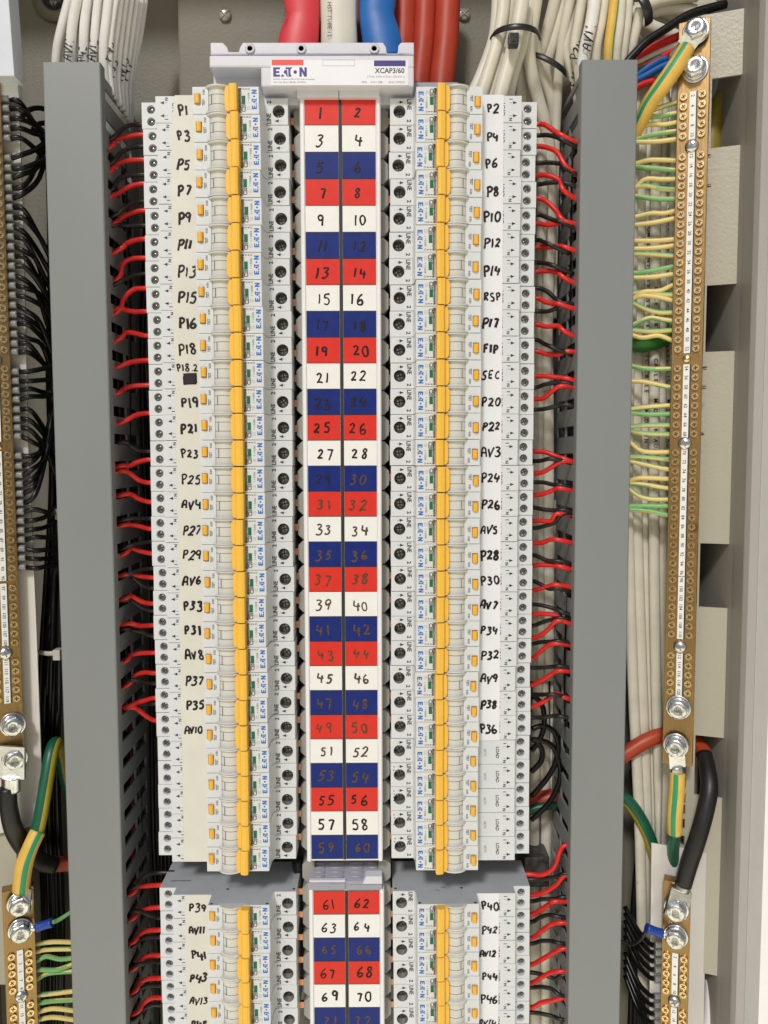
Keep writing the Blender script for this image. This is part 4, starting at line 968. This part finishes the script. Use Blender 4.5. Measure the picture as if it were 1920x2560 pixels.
# ------------------------------------------------------------------ lugs, sleeves and heavy cables
def lug(name, pts_w, w, th, label, barrel=None, m=STEEL):
    """flat tongue between two world points, then a round barrel"""
    t = thing(name, label, 'cable lug', pts_w[0]); a_, b_ = Vector(pts_w[0]), Vector(pts_w[1])
    d = (b_-a_).normalized(); nrm = Vector((0, -1, 0)); nrm = (nrm-d*nrm.dot(d)).normalized(); sd_ = d.cross(nrm)
    vs = []
    for q in (a_-d*w*.75, b_):
        for s1 in (-1, 1):
            for s2 in (-1, 1): vs.append(q+sd_*w*s1+nrm*th*.5*s2)
    mb = MB(); mb.add(vs, [[0, 1, 3, 2], [4, 6, 7, 5], [0, 4, 5, 1], [2, 3, 7, 6], [0, 2, 6, 4], [1, 5, 7, 3]]); obj('tongue', mb, m, t)
    if barrel: mb = MB(); mb.tube([b_-d*.001, b_+d*.003, b_+d*barrel[0]], [w*.7, barrel[1], barrel[1]], n=16, sub=3, flat=(.75, 1)); obj('barrel', mb, m, t)
    return t
YS = -.0035
lug('cable_lug', (P(1738, 84, -.006), P(1712, 118, -.001)), .0062, .0022, 'tinned cable lug under the topmost bolt of the right bar', (.010, .0055))
wire('earth_cable_sleeve', [P(1716, 122, -.001), P(1690, 165, -.002), P(1650, 222, .002), P(1622, 262, .008), P(1590, 325, .018), P(1545, 400, .032)], [.0058, .0060, .0060, .0056, .0050, .0045], [HY, HG], 'yellow sleeve with green stripe on the cable from the topmost right lug', 'cable sleeve', n=24, sub=6, stripe=(0, .11, -.03))
lug('cable_lug', (P(1690, 1872, -.0045), P(1693, 1918, -.002)), .0058, .0022, 'tinned cable lug under the lowest bolt of the long right bar', (.008, .0052))
wire('earth_cable_sleeve', [P(1694, 1932, -.002), P(1692, 1980, -.003), P(1687, 2040, -.003), P(1687, 2082, .0)], [.0052, .0056, .0055, .0052], [HY, HG], 'yellow sleeve with green stripes hanging below the long right bar', 'cable sleeve', n=28, sub=6, stripe=(.05, .15, 0))
wire('green_cable', [P(1687, 2078, .001), P(1683, 2118, .010), P(1682, 2180, .022)], .0044, DG, 'dark green cable end below the right-hand yellow sleeve', 'cable', n=16)
lug('cable_lug', (P(1692, 2270, -.0045), P(1704, 2225, -.003)), .0082, .0026, 'tinned square lug on the black cable of the lower right bar', (.006, .0060))
wire('black_heavy_cable', [P(1760, 1885, .020), P(1770, 1930, .008), P(1773, 1975, .0), P(1760, 2040, -.004), P(1741, 2105, -.005), P(1722, 2160, -.004), P(1708, 2212, -.003)], [.0058, .0060, .0062, .0062, .0062, .0064, .0060], HSB, 'thick black sleeved cable curving down to the lower right bar', 'cable', n=24)
wire('orange_heavy_cable', [P(1540, 1900, .034), P(1570, 1880, .034), P(1620, 1850, .034), P(1680, 1832, .036), P(1735, 1850, .034), P(1758, 1880, .024), P(1762, 1902, .016)], .0058, ORNG, 'thick orange cable passing behind the long right bar', 'cable', n=20)
lug('cable_lug', (P(28, 1890, -.004), P(28, 1945, -.003)), .0100, .0026, 'tinned square lug under the lowest bolt of the long left bar', (.010, .0068))
wire('black_heavy_cable', [P(20, 1968, -.003), P(22, 2020, -.003), P(35, 2075, .0), P(62, 2120, .010), P(95, 2152, .022), P(138, 2163, .03)], [.0060, .0062, .0066, .0066, .0066, .0064], HSB, 'thick black sleeved cable curving right from the left bar lug', 'cable', n=24)
wire('orange_heavy_cable', [P(120, 2160, .031), P(160, 2160, .034), P(215, 2155, .036)], .0058, ORNG, 'thick orange cable end behind the left duct', 'cable', n=20)
lug('cable_lug', (P(54, 2262, -.0045), P(58, 2222, -.002)), .0066, .0022, 'tinned lug on the top bolt of the lower left bar', (.006, .0056))
wire('earth_cable_sleeve', [P(52, 2226, -.002), P(60, 2165, -.004), P(75, 2120, -.003), P(95, 2078, .002)], [.0060, .0062, .0056, .0056], [HY, HG], 'yellow sleeve with green stripes rising from the lower left bar', 'cable sleeve', n=28, sub=6, stripe=(.0, .13, -.02))
wire('green_yellow_cable', [P(92, 2082, .002), P(103, 2030, .004), P(115, 1960, .008), P(128, 1885, .016), P(140, 1858, .026), P(152, 1885, .034), P(165, 1950, .040), P(195, 2030, .044)], .0050, [DG, DY], 'dark green and yellow cable looping up out of the left sleeve', 'cable', n=24, sub=6, stripe=(.08, .46, .0))
wire('green_yellow_cable', [P(1540, 1980, .040), P(1580, 2015, .036), P(1620, 2085, .034), P(1650, 2180, .034)], .0050, [DG, DY], 'dark green and yellow cable coming out from behind the right duct', 'cable', n=24, sub=6, stripe=(.30, .62, .2))
wire('green_cable', [P(1540, 845, .036), P(1590, 862, .034), P(1640, 855, .034), P(1700, 825, .034)], .0056, mat('cable_mid_green', (.03, .17, .03), .35), 'bright green cable crossing behind earth wires at number 48 and 50', 'cable', n=16)
wire('yellow_green_cable', [P(1870, 190, .045), P(1800, 260, .05), P(1780, 330, .05), P(1775, 420, .05)], .0075, mat('cable_dull_yellow', (.30, .24, .03), .4), 'thick dull yellow cable seen through the top bracket cut-out', 'cable', n=18)

def crimp(pts_sleeve, tongue, label, wpts, wm, wlabel):
    t = thing('crimp_terminal', label, 'crimp terminal', pts_sleeve[0])
    mb = MB(); mb.tube(pts_sleeve, [.0036, .0032, .0036], n=14, sub=3); obj('sleeve', mb, CRIMP, t)
    mb = MB(); mb.tube(tongue, .0022, n=10, sub=1, flat=(.35, 1)); obj('tongue', mb, STEEL, t)
    wire('bonding_wire', wpts, .0015, wm, wlabel, 'wire', n=10)
crimp([P(92, 2318, -.003), P(112, 2312, -.003), P(131, 2306, -.003)], [P(70, 2325, -.004), P(93, 2318, -.003)], 'blue crimp terminal on the second bolt of the lower left bar', [P(129, 2306, -.003), P(150, 2298, .003), P(205, 2262, .014)], EG, 'thin green wire from the left blue crimp to the left duct')
crimp([P(1616, 2320, -.003), P(1635, 2327, -.003), P(1654, 2334, -.003)], [P(1652, 2333, -.003), P(1675, 2335, -.004)], 'blue crimp terminal on the second bolt of the lower right bar', [P(1618, 2321, -.003), P(1604, 2345, .004), P(1580, 2360, .014), P(1545, 2352, .02)], WGRY, 'thin dark wire from the right blue crimp to the right duct')

# white plastic sheets behind the bars
def sheet(pts, y, label, lean=0.0, m=SHEET):
    w = [P(a_, b_, y) for a_, b_ in pts]; mb = MB(); mb.prism_y([(p.x, p.z) for p in w], y, y+.0012); return tag(obj('plastic_sheet', mb, m), label, 'plastic sheet')
sheet([(-60, 235), (47, 235), (50, 350), (57, 520), (70, 1100), (90, 1550), (102, 1880), (104, 1930), (88, 2064), (60, 2070), (-30, 2090)], .0135, 'long glossy white sheet standing behind the left neutral bar')
sheet([(1629, 2108), (1716, 2121), (1767, 2133), (1757, 2680), (1622, 2680)], .0135, 'glossy white sheet behind the lower right bar')
# pale upper-left frame piece
mb = MB(); pts = [(-60, -40), (19, -40), (36, 190), (-60, 190)]; w = [P(a_, b_, -.006) for a_, b_ in pts]; mb.prism_y([(p.x, p.z) for p in w], -.006, .010, bev=.0006)
tag(obj('upright_frame', mb, mat('frame_cool_white', (.62, .66, .74), .3, var=.03)), 'cool white upright frame at the top left corner', 'frame')
mb = MB(); pts = [(-60, 192), (43, 192), (47, 245), (-60, 245)]; w = [P(a_, b_, .006) for a_, b_ in pts]; mb.prism_y([(p.x, p.z) for p in w], .006, .012, bev=.0004)
tag(obj('pale_plate', mb, mat('pale_plate_white', (.62, .64, .66), .3, var=.03)), 'short white plate just below the cool white upright', 'plate')
# lower left bracket
mb = MB(); pts = [(-60, 2060), (30, 2075), (95, 2190), (80, 2320), (14, 2460), (22, 2700), (-60, 2700)]
mb.box(P(-80, 2100, .03).x, P(62, 2200, .03).x, .018, .020, P(0, 2462, .018).z, P(0, 2070, .018).z, bev=.0004)
tag(obj('side_bracket', mb, BRKT), 'pale powder-coated bracket behind the lower left bar', 'bracket')
mb = MB(); mb.box(P(14, 2300, .022).x, P(86, 2600, .022).x, .0222, .0242, -.80, P(0, 2300, .022).z, bev=.0004)
tag(obj('side_bracket', mb, BRKT), 'narrow cream bracket strip directly behind the short lower left bar', 'bracket')

# ------------------------------------------------------------------ neutral wires with grey ferrules on the left
F1 = [130,197,268,335,403,540,607,675,745,815,880,950,1015,1083,1150,1218,1285,1352,1420,1487,1555,1620,1685,1755,1820,1880,2015,2080,2145,2208]
F2 = [65,130,190,250,385,455,517,580,645,710,770,835,900,965,1025,1090,1155]
fy = [200+v/2.765 for v in F1]+[1000+v/2.765 for v in F2]
def fx(py): return 4+(py-247)*(46-4)/(1418-247)
N = len(fy); _keep = random.getstate(); random.seed(21)
tgt = [(112+i*3, 330+i*14) for i in range(5)]+[(116, 372-i*4) for i in range(5)]+[(128, 640+i*22) for i in range(10)]+[(142, 880+i*12) for i in range(6)]+[(150, 930+i*14) for i in range(4)]+[(150, 1150+i*18) for i in range(4)]+[(128+2*i, 1080-i*12) for i in range(6)]+[(152, 1260+i*25) for i in range(7)]
for i, v in enumerate(fy):
    x0 = fx(v); tx, ty = tgt[i]; tx += random.uniform(-14, 10); ty += random.uniform(-28, 28); c_ = P(x0, v, .009)
    t = thing('ferruled_wire', 'black neutral wire with grey ferrule, number %d of %d counted down the left bar' % (i+1, N), 'wire', c_, 'ferruled neutral wires on the left bar')
    mb = MB(); mb.tube([P(x0-9, v, .008), P(x0+7, v, .008), P(x0+21, v, .008)], [.0025, .0025, .0025], n=16, sub=2); obj('ferrule', mb, FERR, t)
    mid = P(x0+46, v+random.uniform(-6, 6)+(ty-v)*.08, random.uniform(.0045, .0100))
    pts = [P(x0+19, v+1, .009), mid, P(x0+46+(tx-x0-46)*random.uniform(.45, .62), v+(ty-v)*random.uniform(.3, .52), random.uniform(.016, .030)), P(tx, ty, .032), P(tx+22, ty+(40 if ty > v else -25), .045)]
    mb = MB(); mb.tube(pts, .0018, n=8, sub=4); obj('insulation', mb, WBLK, t)
for i in range(26):
    x0 = random.uniform(108, 168); x1 = random.uniform(95, 135) if i % 2 else random.uniform(105, 150)
    pts = [P(x0+random.uniform(-10, 30), 300+random.uniform(0, 300), random.uniform(.045, .07)), P(x0+random.uniform(-10, 14), 850, random.uniform(.04, .06)), P(x0+8, 1200, random.uniform(.03, .055)), P((x0+x1)/2+6, 1450, random.uniform(.03, .05)), P(x1+4, 1700, random.uniform(.03, .055)), P(x1, 1950, random.uniform(.04, .06)), P(x1+12, 2300, .055), P(x1+8, 2640, .055)]
    wire('black_wire', pts, .0021, WBLK, 'one of the black wires in the tall bundle left of the left duct', 'wire', 'black bundle left of the left duct', n=8)
mb = MB(); mb.tube([P(95, 1630, .026), P(120, 1634, .020), P(150, 1632, .024), P(160, 1634, .04)], .0018, n=8, flat=(.4, 1)); mb.box(P(137, 1640, .022).x, P(155, 1640, .022).x, .018, .026, P(137, 1648, .022).z, P(137, 1622, .022).z, bev=.0006)
tag(obj('cable_tie', mb, TIEW), 'dull white cable tie and mount round the lower black bundle at left', 'cable tie')
mb = MB(); mb.box(P(140, 1280, .03).x, P(156, 1280, .03).x, .026, .032, P(137, 1300, .03).z, P(137, 1270, .03).z, bev=.002)
tag(obj('cable_tie', mb, TIEW), 'pale round tie head peeking out beside the left duct', 'cable tie')
for i, (cx_, cy_, r_) in enumerate([(95, 300, 40), (112, 330, 30)]):
    pts = [P(cx_+r_*math.cos(a), cy_-r_*.75*math.sin(a), .04) for a in [math.pi*(1.05-k*.16) for k in range(7)]]
    wire('black_wire', pts, .0019, WBLK, ['larger', 'smaller'][i]+' black wire loop above the first ferrules at left', 'wire', n=8)
# right ferrules (lower right)
fr = [2362, 2381, 2402, 2424, 2446, 2490, 2512, 2534, 2556]
for i, v in enumerate(fr):
    x0 = 1646-(v-2362)*.01; c_ = P(x0, v, .009)
    t = thing('ferruled_wire', 'black neutral wire with grey ferrule, number %d of %d counted down the lower right bar' % (i+1, len(fr)), 'wire', c_, 'ferruled neutral wires on the lower right bar')
    mb = MB(); mb.tube([P(x0+12, v, .008), P(x0, v, .008), P(x0-9, v, .008)], [.0024, .0024, .0024], n=16, sub=2); obj('ferrule', mb, FERR, t)
    mb = MB(); mb.tube([P(x0-8, v, .009), P(x0-22, v-4, .014), P(x0-50, v-35, .025), P(1562, v-95-3*i, .04)], .0018, n=8); obj('insulation', mb, WBLK, t)
for i in range(12):
    x0 = 1560+i*3.2; pts = [P(x0+random.uniform(-4, 10), 1870+random.uniform(0, 80), .05), P(x0+20, 2080, .05), P(x0+8, 2250, .045), P(x0+random.uniform(-5, 15), 2420, .04), P(x0+10+random.uniform(-20, 40), 2640, .03)]
    if i < 5: pts = [P(1545, 1560+i*20, .05), P(1575, 1610+i*22, .05), P(1595, 1680+i*24, .055), P(1600+i, 1760+i*22, .06)]
    wire('black_wire', pts, .0021, WBLK, 'one of the black wires behind the lower part of the right duct' if i >= 5 else 'one of the short black wires slanting out beside the right duct above the orange cable', 'wire', 'black wires right of the right duct' if i >= 5 else 'slanting black wires right of the right duct', n=8)

# ------------------------------------------------------------------ big cables
def flatcable(pts, w, m, label, grp, y0=.03, y1=None, src=None, aspect=.55, marks=None, cat='cable', r=None):
    out = Z(*src, pts, y0, y1) if src else pts
    mb = MB(); mb.tube(out, w, n=14, sub=5, flat=(aspect, 1) if aspect < 1 else None); o = tag(obj('sheathed_cable', mb, m), label, cat, grp)
    if marks:
        for (s_, f_, h, rot) in marks:
            i = min(len(out)-2, int(f_*(len(out)-1))); k = f_*(len(out)-1)-i; c_ = out[i].lerp(out[i+1], k)
            mm = MB(); scrawl(mm, s_, c_.x, c_.z, c_.y-w*aspect*1.05-.0004, h, .8, .0004, rot); obj('handwritten_text', mm, MARK, o)
    return o
def along(o, pts, s_, cap, start, w):
    L = [0]
    for i in range(len(pts)-1): L.append(L[-1]+(pts[i+1]-pts[i]).length)
    mm = MB(); d = start; org = ORG[o.name].translation
    for ch in s_:
        if d > L[-1]-.01: break
        if ch != ' ':
            i = max(k for k in range(len(L)-1) if L[k] <= d); q = pts[i].lerp(pts[i+1], (d-L[i])/(L[i+1]-L[i])); dv = pts[i+1]-pts[i]
            text(mm, ch, q.x, q.z, q.y-w-.0002, cap, math.degrees(math.atan2(dv.z, dv.x)), .02)
        d += cap*1.25
    if mm.v: obj('printed_text', mm, INK, o)
Q = (0, 0, 3.606); g = 'white cables entering the left duct'
LC = [([(640,-60),(570,200),(520,420),(505,620),(505,760)], .0034, .020, 'leftmost round cable', None, .9), ([(705,-60),(655,200),(635,450),(635,620),(640,760)], .0036, .016, 'second cable from the left, marked AV11', ('AV11', .52, .0058, 78), .8),
 ([(800,-60),(765,200),(755,450),(752,620),(755,760)], .0036, .018, 'third cable from the left', ('P43', .58, .005, 82), .8), ([(895,-60),(868,200),(850,450),(845,620),(850,760)], .0034, .016, 'fourth cable from the left', ('AV13', .52, .0055, 80), .8),
 ([(985,-60),(955,200),(935,400),(935,620),(960,800)], .0033, .012, 'fifth cable from the left', None, .7), ([(1050,-60),(1010,200),(990,420),(985,650),(1010,860)], .0026, .014, 'sixth cable, marked P45', ('P45', .55, .0062, 72), .7),
 ([(1095,-60),(1060,220),(1030,450),(1020,700),(1040,900)], .0024, .018, 'seventh cable, marked P53', ('P53', .68, .0055, 72), .7), ([(1140,-60),(1105,220),(1075,480),(1060,740),(1080,960)], .0024, .022, 'eighth cable', None, .7),
 ([(1190,-60),(1150,240),(1120,500),(1095,760),(1110,1000)], .0024, .026, 'ninth cable, marked AV15', ('AV15', .62, .006, 70), .7), ([(1240,-60),(1195,260),(1160,520),(1130,800),(1140,1050)], .0022, .030, 'tenth cable, marked P47', ('P47', .62, .0055, 70), .7),
 ([(1285,-60),(1235,280),(1195,540),(1165,820),(1160,1090)], .0022, .036, 'eleventh cable', None, .7), ([(1320,-60),(1270,300),(1220,560),(1190,840),(1180,1110)], .0020, .042, 'rightmost thin cable', None, .7)]
for pts, w, y, nm, mk, asp in LC:
    flatcable(pts, w, CWHT, nm+' of the white bundle going into the left duct', g, y, y+.014, Q, asp, [mk] if mk else None)
T = (1200, 0, 2.765)
KC = [([(125,-60),(118,120),(90,300),(10,520),(-60,680),(-120,860)], .0046, .022, 'outermost left cream cable fanning out below the black tie'), ([(170,-60),(150,150),(110,330),(40,560),(-10,720),(-60,900)], .0046, .016, 'second cream cable from the left under the black tie'),
 ([(225,-60),(195,170),(150,360),(85,600),(55,740),(20,900)], .0044, .020, 'third cream cable from the left under the black tie'), ([(300,-60),(265,180),(225,350),(160,580),(125,740),(100,900)], .0050, .011, 'front middle cream cable under the black tie buckle'),
 ([(355,-60),(325,150),(290,320),(230,520),(185,740),(160,900)], .0040, .022, 'cream cable just right of the black tie buckle'), ([(395,-60),(362,150),(335,320),(355,500),(400,680),(450,860),(480,1050),(490,1400),(470,2000),(450,2700)], .0048, .020, 'rightmost cream cable curving down from the black tie to the duct'),
 ([(350,100),(370,250),(395,400),(450,560),(500,720),(510,900),(500,1400),(480,2000)], .0042, .030, 'cream cable behind the rightmost one leaving the black tie'), ([(280,420),(290,560),(290,700),(300,860),(330,1000),(350,1300),(350,1700)], .0046, .044, 'shaded cream cable deep below the black tie'),
 ([(330,450),(350,600),(380,760),(420,950),(430,1300),(420,1700)], .0044, .050, 'shaded cream cable running down behind the right breakers'), ([(250,420),(240,560),(225,700),(215,900),(240,1300)], .0042, .054, 'shaded cream cable nearest the top right breaker'),
 ([(530,-60),(480,150),(430,330),(410,450),(440,620),(470,900),(470,1500)], .0042, .032, 'upper cream cable crossing behind the tied bundle'), ([(590,-60),(540,160),(490,330),(450,480),(470,640),(490,900),(480,1500),(450,2200)], .0046, .036, 'cream cable passing under the second black tie'),
 ([(640,-60),(590,160),(560,350),(540,560),(530,760),(520,1000),(510,1500),(500,2200)], .0036, .030, 'cream cable running down left of the duct mouth')]
for pts, w, y, lb in KC: flatcable(pts, w, CREAM, lb, 'cream cables at the top right', y, .066 if len(pts) >= 7 else None, T, .75)
KD = [([(660,-60),(620,160),(600,360),(650,560),(690,800)], .0032, .034, 'leftmost', ('F10', .75, .006, 75)), ([(715,-60),(680,160),(655,330),(680,480),(710,700)], .0036, .024, 'second', ('P20', .55, .0062, 75)),
 ([(800,-60),(770,150),(735,300),(715,430),(710,600)], .0044, .012, 'third, thick', ('AV14', .45, .0066, 78)), ([(870,-60),(840,150),(810,300),(800,440),(800,600)], .0036, .016, 'fourth', None),
 ([(980,-60),(965,150),(945,300),(935,440),(935,600)], .0036, .014, 'fifth, right of the earth cable', None), ([(1030,-60),(1015,150),(995,300),(985,440),(985,600)], .0034, .018, 'sixth', None), ([(1110,60),(1085,170),(1055,300),(1040,440),(1040,600)], .0036, .022, 'rightmost', None)]
for pts, w, y, nm, mk in KD: flatcable(pts, w, CREAM if nm != 'third, thick' else CWHT, nm+' cable of the cream bundle entering the right duct', 'cables entering the right duct', y, y+.01, T, .8, [mk] if mk else None)
wire('earth_cable', Z(*T, [(935,-60),(915,120),(893,280),(885,420),(885,600)], .012, .02), .0033, [HY, HG], 'yellow and green earth cable standing in the top of the right duct', 'cable', n=18, sub=5, stripe=(.62, .88, 0))
wire('earth_cable', Z(*T, [(775,-60),(750,60),(735,150),(700,330)], .03, .04), .0026, [HY, HG], 'thin yellow earth cable half hidden among cables entering the right duct', 'cable', n=14, sub=5, stripe=(.62, .80, 0))
KE = [([(1030,110),(1150,40),(1300,-10),(1500,-30)], .0044, .040, 'highest'), ([(1040,150),(1160,90),(1300,60),(1450,70),(1560,100)], .0048, .046, 'second'), ([(1060,60),(1200,60),(1350,110),(1480,120)], .0042, .052, 'third'),
 ([(1080,130),(1200,190),(1330,240),(1450,290)], .0046, .040, 'fourth, slanting down to the right,'), ([(1070,170),(1180,230),(1300,280),(1400,330)], .0042, .048, 'fifth'), ([(1100,90),(1250,130),(1400,160),(1560,150)], .0044, .058, 'sixth'), ([(1120,40),(1300,30),(1500,40),(1700,0)], .0044, .062, 'seventh'), ([(1090,200),(1160,300),(1220,420),(1240,560)], .0044, .064, 'eighth, dropping behind the yellow sleeve,')]
for pts, w, y, nm in KE: flatcable(pts, w, CREAM, nm+' cream cable crossing to the right above the right bar', 'cream cables crossing above the right bar', y, None, T, .85)
wire('black_cable', Z(*T, [(960,520),(1010,440),(1070,370),(1150,290),(1300,190),(1460,95),(1700,30)], .020), .0030, WBLK, 'single black cable slanting up over the cream cables at top right', 'cable', n=12)
for pts, m_, r_, lb in (([(1060,415),(1180,340),(1290,285),(1400,245)], WRED, .0030, 'upper red wire slanting up behind the right bar top'), ([(1070,445),(1200,380),(1300,335),(1370,305)], CREAM, .0022, 'thin white wire between the two red wires at the right bar top'), ([(1070,475),(1180,430),(1300,370),(1350,350)], WRED, .0024, 'lower red wire behind the right bar top'),
    ([(1070,530),(1140,480),(1230,425),(1290,405)], HSU, .0026, 'upper blue wire left of the yellow sleeve'), ([(1070,560),(1150,520),(1240,470),(1310,440)], HSU, .0026, 'lower blue wire left of the yellow sleeve'), ([(1070,610),(1130,580),(1200,560)], WRED, .0024, 'short red wire below the blue wires'), ([(1290,540),(1350,520),(1400,515)], HSU, .0020, 'short blue wire passing behind the second right bolt'), ([(1060,500),(1150,440),(1250,395)], mat('wire_green', (.02, .14, .07), .35), .0024, 'dark green wire between red and blue wires at top right')):
    wire('coloured_wire', Z(*T, pts, .030), r_, m_, lb, 'wire', n=10)
# cream cables running down behind the right bar
for i, (x0, x1, x2, x3, w) in enumerate([(1582, 1560, 1560, 1610, .0042), (1600, 1580, 1582, 1622, .0046), (1620, 1604, 1600, 1640, .0044), (1640, 1632, 1618, 1655, .0040), (1655, 1650, 1640, 1668, .0042), (1672, 1664, 1655, 1680, .0040), (1688, 1690, 1675, 1692, .0040), (1700, 1705, 1695, 1700, .0040), (1720, 1722, 1712, 1716, .0038)]):
    dd = .038+.004*(i % 3)
    pts = [P(x0+8, 150, dd), P(x0, 420, dd), P(x0-2, 700, dd), P((x0+x1)/2, 1000, dd), P((x1+x2)/2+10, 1300, dd-.004), P(x2+22, 1700, dd), P((x2+x3)/2+15, 2100, dd), P(x3, 2640, dd)]
    oo = flatcable(pts, w, CREAM, '%s cream cable from the left running down behind the right bar' % ['first', 'second', 'third', 'fourth', 'fifth', 'sixth', 'seventh', 'eighth', 'ninth'][i], 'cream cables running down behind the right bar', aspect=.7)
    if i in (2, 3, 5, 6): along(oo, pts, {2: 'BSS COMPLIANT 450/750V  ELECTRIC CABLE   MADE IN AUSTRALIA', 3: 'OLEX  GELE 450/750V CABLE   MADE IN AUSTRALIA', 5: 'ELECTRIC CABLE 450/750V   V-90 CU   ELECTRIC   MADE IN AUSTRALIA', 6: 'ELE V-90 ELECTRIC CABLE 450/750V'}[i].replace('OLEX  ', '').replace('BSS ', ''), .0030, .03+.045*(i % 4), w*.72)
# faint mill print on two of them
def mill(s, pts, y, cap, lbl):
    pass
for i, (x0, w) in enumerate([(1330, .0048), (1350, .0044), (1372, .0046), (1340, .0046), (1362, .0042), (1385, .004)]):
    yy = .064+.002*i; a0 = 300 if i < 3 else 1250
    pts = [P(x0, a0, yy), P(x0+random.uniform(-6, 6), a0+400, yy), P(x0+random.uniform(-6, 6), a0+800, yy), P(x0, a0+1400, yy)]
    flatcable(pts, w, CREAM, '%s cream cable deep between the right breakers and the right duct, %s' % (['left', 'middle', 'right'][i % 3], 'upper half' if i < 3 else 'lower half'), 'cream cables deep behind the right terminals', aspect=.7)
wire('white_cable', [P(1775, 2450, .03), P(1772, 2520, .025), P(1758, 2680, .02)], .0040, CWHT, 'white cable coming out below the cream bracket at lower right', 'cable', n=16)
wire('orange_heavy_cable', [P(1290, 2020, .065), P(1350, 2000, .062), P(1400, 1990, .060), P(1440, 1980, .058)], .0068, DRED, 'dark orange cable glimpsed below the black loops beside the lower right terminals', 'cable', n=18)
wire('green_cable', [P(1290, 2045, .055), P(1340, 2020, .055), P(1390, 2012, .055)], .0035, DG, 'short dark green cable under the dark orange cable', 'cable', n=12)
# heat-shrunk supply cables and the orange-red cables above the end cap
def hs(pts, rr, m_, lb, txt=None, tp=None):
    mb = MB(); mb.tube(pts, rr, n=28, sub=6, flat=(.55, 1)); o = tag(obj('heat_shrink_cable', mb, m_), lb, 'cable', 'heat-shrunk supply cables above the end cap')
    if txt:
        mm = MB(); x_, z_, y_, rot, cap, mw = tp; text(mm, txt, x_, z_, y_, cap, rot, 0, maxw=mw); obj('printed_text', mm, INK, o)
ydp = .016
hs([P(752, -60, ydp), P(754, 0, ydp), P(756, 45, ydp), P(748, 95, ydp), P(742, 140, ydp)], [.0128, .0125, .0120, .0140, .0150], HSR, 'red heat-shrink sleeve above the white end cap', 'TUBE 12', (P(706, 55, ydp-.0055).x+.002, P(710, 50, ydp).z, ydp-.0078, 80, .0026, .024))
hs([P(846, -60, ydp), P(846, 0, ydp), P(847, 60, ydp), P(849, 140, ydp)], [.0128, .0127, .0125, .0132], HSW, 'white heat-shrink sleeve printed HST TUBE above the end cap', 'HST TUBE 12', (P(824, 52, ydp-.007).x, P(824, 50, ydp-.007).z, ydp-.0075, -90, .0030, .030))
hs([P(944, -60, ydp), P(944, 0, ydp), P(942, 40, ydp), P(952, 90, ydp), P(962, 150, ydp)], [.0128, .0127, .0122, .0135, .0145], HSU, 'blue heat-shrink sleeve above the end cap')
for i, (xa_, xb_, w) in enumerate([(1012, 1000, .0085), (1063, 1048, .0080), (1119, 1104, .0092)]):
    wire('orange_red_cable', [P(xa_+4, -60, .034), P(xa_, 0, .034), P((xa_+xb_)/2+3, 100, .034), P(xb_, 205, .034), P(xb_-4, 290, .034)], w, DRED, ['leftmost', 'middle', 'rightmost'][i]+' of three thick orange-red cables beside the blue sleeve', 'cable', 'thick orange-red cables', n=22)
for x0 in (985, 893, 800):
    wire('supply_cable', [P(x0, -60, .05), P(x0, 60, .05), P(x0, 200, .05)], .009, mat('cable_dark_red%d' % x0, (.16, .02, .012), .5), 'dark red cable in the gap left of x%d'.replace('x%d', {985: 'the orange-red cables', 893: 'the blue sleeve', 800: 'the white sleeve'}[x0]), 'cable', n=16)
# cable ties
def tie(c, rx, ry, buckle, label, rot=0.0, a0=185, a1=355, w=.0022):
    t = thing('cable_tie', label, 'cable tie', c); pts = []
    for k in range(13):
        a = math.radians(a0+(a1-a0)*k/12); lx_, ly_ = rx*math.cos(a), ry*math.sin(a)
        pts.append((c.x+lx_*math.cos(rot), c.y+ly_, c.z+lx_*math.sin(rot)+.002*math.sin(a)))
    mb = MB(); mb.tube(pts, w, n=10, sub=2, flat=(.3, 1), flatv=(0, -1, 0)); obj('strap', mb, TIE, t)
    if buckle is not None:
        q = P(*buckle); mb = MB(); mb.box(q.x-.0035, q.x+.0035, q.y-.003, q.y+.003, q.z-.0042, q.z+.0042, bev=.0008); mb.box(q.x-.0016, q.x+.0016, q.y-.0034, q.y, q.z-.002, q.z+.002, bev=.0003); obj('buckle', mb, TIE, t)
c = P(1287, 97, .022); tie(c, .0172, .020, (1283, 102, .0), 'black cable tie with buckle round the front cream bundle', -.03)
c = P(1370, 163, .042); tie(c, .0150, .010, None, 'second black cable tie deeper behind the front bundle', -.5)
c = P(1594, 32, .03); tie(c, .014, .016, None, 'thick black tie on the cables above the right duct', -1.1, 200, 330, .0035)
# stray copper strands at the right side of the long bar
for py in (391, 466, 921, 969, 1085):
    q = P(barx(py)+38, py, .004); mb = MB()
    for k in range(5): mb.tube([(q.x-.004, q.y+.001*k*.4, q.z+random.uniform(-.0006, .0006)), (q.x+random.uniform(.0015, .0035), q.y-.001, q.z+random.uniform(-.0012, .0012))], .0003, n=6, sub=1)
    n_ = min(ys, key=lambda k_: abs(ys[k_]-py)); tag(obj('copper_strands', mb, STRAND), 'frayed copper strand ends poking out right of number %d on the right bar' % n_, 'wire end', 'copper strand ends')
# black heat-shrunk ends below the fins between the two groups
mb = MB(); mb.tube([P(735, 2165, .03), P(760, 2160, .03)], .006, n=16, sub=1)
tag(obj('supply_cable', mb, HSB), 'dark sleeved link behind the gap left of the louvred end piece', 'cable')
mb = MB(); q0, q1 = P(1310, 2140, .05), P(1372, 2215, .05); mb.box(q0.x, q1.x, .048, .08, q1.z, q0.z, bev=.001)
tag(obj('rail_end', mb, RAIL), 'dark speckled metal rail end below the lowest upper right breaker', 'rail')
